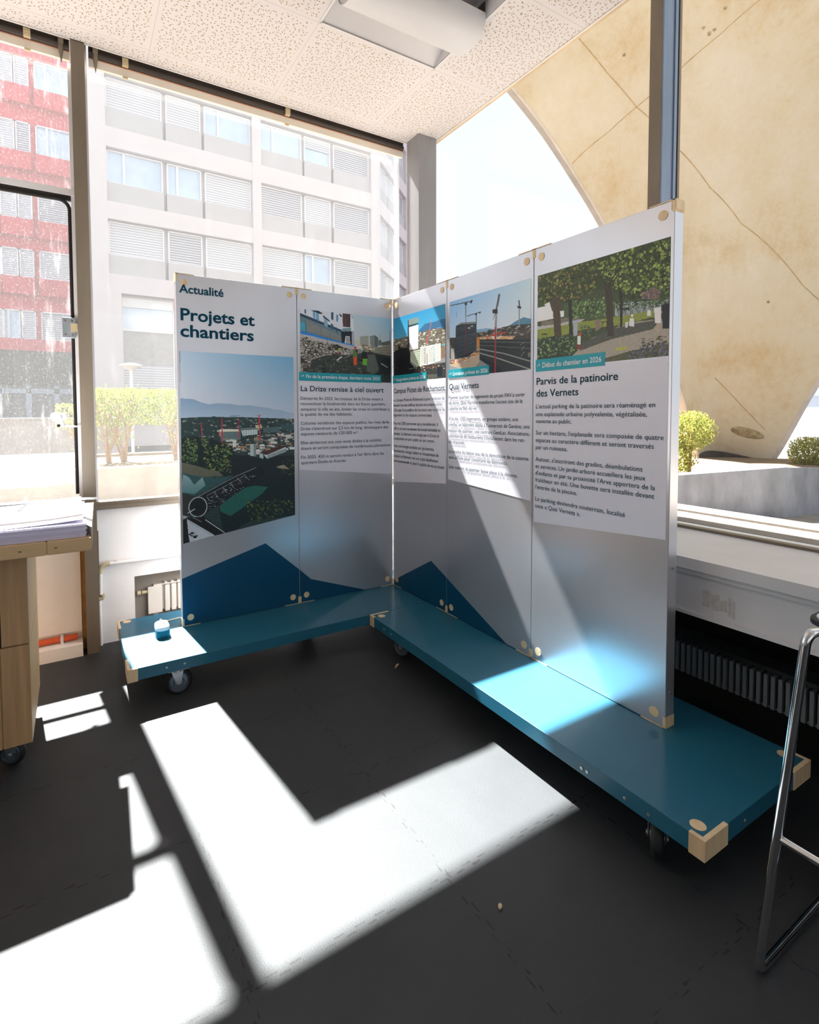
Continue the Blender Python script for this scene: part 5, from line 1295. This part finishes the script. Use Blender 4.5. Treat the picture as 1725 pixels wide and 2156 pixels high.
# angled wing beyond the corner
ca, sa = math.cos(a0), math.sin(a0); kx, ky = 1.2 + 13.76 * ca, 25.11 + 13.76 * sa
CS = [(0.75, 2.35), (2.5, 4.0), (4.15, 6.2), (6.7, 8.9), (9.1, 10.6), (10.8, 13.0)]
facade(wb, kx, ky, math.radians(41), 13.4, CS, ROWS + [(6.6, 5.2)], 23.4, FM, BANDS, [(0.0, 0.6), (6.3, 6.6), (13.0, 13.4)], lambda r, c: 'SPSSKS'[(r + c) % 6], depth=5.0, z_low=-0.06)

rb = thing('office_building', (-3, 32, 0), 'red panelled office building with blinds, behind the far left window', 'building')
RM = dict(wall='red', post='red', spandrel='red', frame='frame_white')
RROWS = [(22.3, 20.9), (19.15, 17.75), (16.0, 14.52), (12.5, 11.2), (9.72, 8.3), (6.65, 5.18)]
RC = []
for k in range(-4, 2):
    b0 = -1.35 + k * 3.2
    RC += [(b0 - 1.58 + 0.02, b0 - 0.86), (b0 - 0.82, b0 - 0.20), (b0 + 0.02, b0 + 1.64)]
RC = [(a + 16.0, b + 16.0) for a, b in RC]
facade(rb, -16.0, 31.55, 0.0, 20.0, RC, RROWS, 24.0, RM, [(22.4, 24.0)], [(0, 0.02)], lambda r, c: 'SKSSSMSKSSPKSS'[(r * 5 + c * 3) % 14], depth=6.0, z_low=4.6)
m = MB()
m.box(-16, 4, 31.5, 31.56, 4.6, 5.18).build('lower_band', 'red', rb)
MB().box(-16, 4, 31.6, 31.98, 2.9, 4.6).build('arcade_shade', plain('arcade_shadow', (62, 66, 66), 0.8, var=0.25, scale=1.5), rb)  # dark slab whose colour stands in for the arcade's shade
MB().box(-16, 4, 31.9, 31.99, -0.06, 2.9).build('shopfront_glass', 'pane_dark', rb)
m = MB()
for k in range(16): m.box(-15.5 + k * 1.22, -15.26 + k * 1.22, 31.7, 31.9, -0.06, 2.9)
m.box(-16, 4, 31.7, 31.9, 2.45, 2.7); m.build('shopfront_frame', plain('blue_grey_frame', (150, 164, 182), 0.6), rb)

lampost = thing('street_lamp', (1.17, 13.28, 0), 'white street lamp with a flat disc head, outside the wide window', 'lamp')
MB().tube([(1.17, 13.28, -0.06), (1.17, 13.28, 2.42)], 0.035, 12).build('pole', 'frame_white', lampost)
MB().lathe([(0.001, 0.08), (0.14, 0.06), (0.245, 0.02), (0.25, 0.0), (0.18, -0.03), (0.05, -0.09), (0.04, -0.14)], (1.17, 13.28, 2.50), (0, 0, 1), 28).build('lamp_head', plain('lamp_shade_tan', (214, 200, 186), 0.5), lampost, smooth=True)

dev = thing('weather_sensor', (-0.075, 3.49, 1.33), 'white round device on a thin arm held to the post beside the desk window', 'device')
MB().lathe([(0.001, 0.028), (0.021, 0.024), (0.032, 0.010), (0.032, -0.006), (0.019, -0.019), (0.001, -0.021)], (-0.086, 3.49, 1.380), (0.2, -0.3, 1), 20).build('dome', 'pipe_white', dev, smooth=True)
MB().lathe([(0.001, 0.020), (0.017, 0.017), (0.020, 0.0), (0.013, -0.015), (0.001, -0.017)], (-0.050, 3.495, 1.383), (0, 0, 1), 16).build('cup', 'pipe_white', dev, smooth=True)
m = MB().tube([(-0.066, 3.49, 1.368), (-0.060, 3.49, 1.34), (-0.056, 3.49, 1.325)], 0.013, 10).tube([(-0.056, 3.49, 1.330), (0.0, 3.488, 1.328), (0.036, 3.484, 1.328)], 0.0045, 8)
m.build('arm', 'pipe_white', dev, smooth=True)
MB().disc((-0.076, 3.478, 1.334), (-0.3, -1, -0.1), 0.0085, 0.01, 12).build('lens', 'dark', dev)

far = thing('distant_building', (76, 27, 0), 'pale hazy building far away at the right edge', 'building')
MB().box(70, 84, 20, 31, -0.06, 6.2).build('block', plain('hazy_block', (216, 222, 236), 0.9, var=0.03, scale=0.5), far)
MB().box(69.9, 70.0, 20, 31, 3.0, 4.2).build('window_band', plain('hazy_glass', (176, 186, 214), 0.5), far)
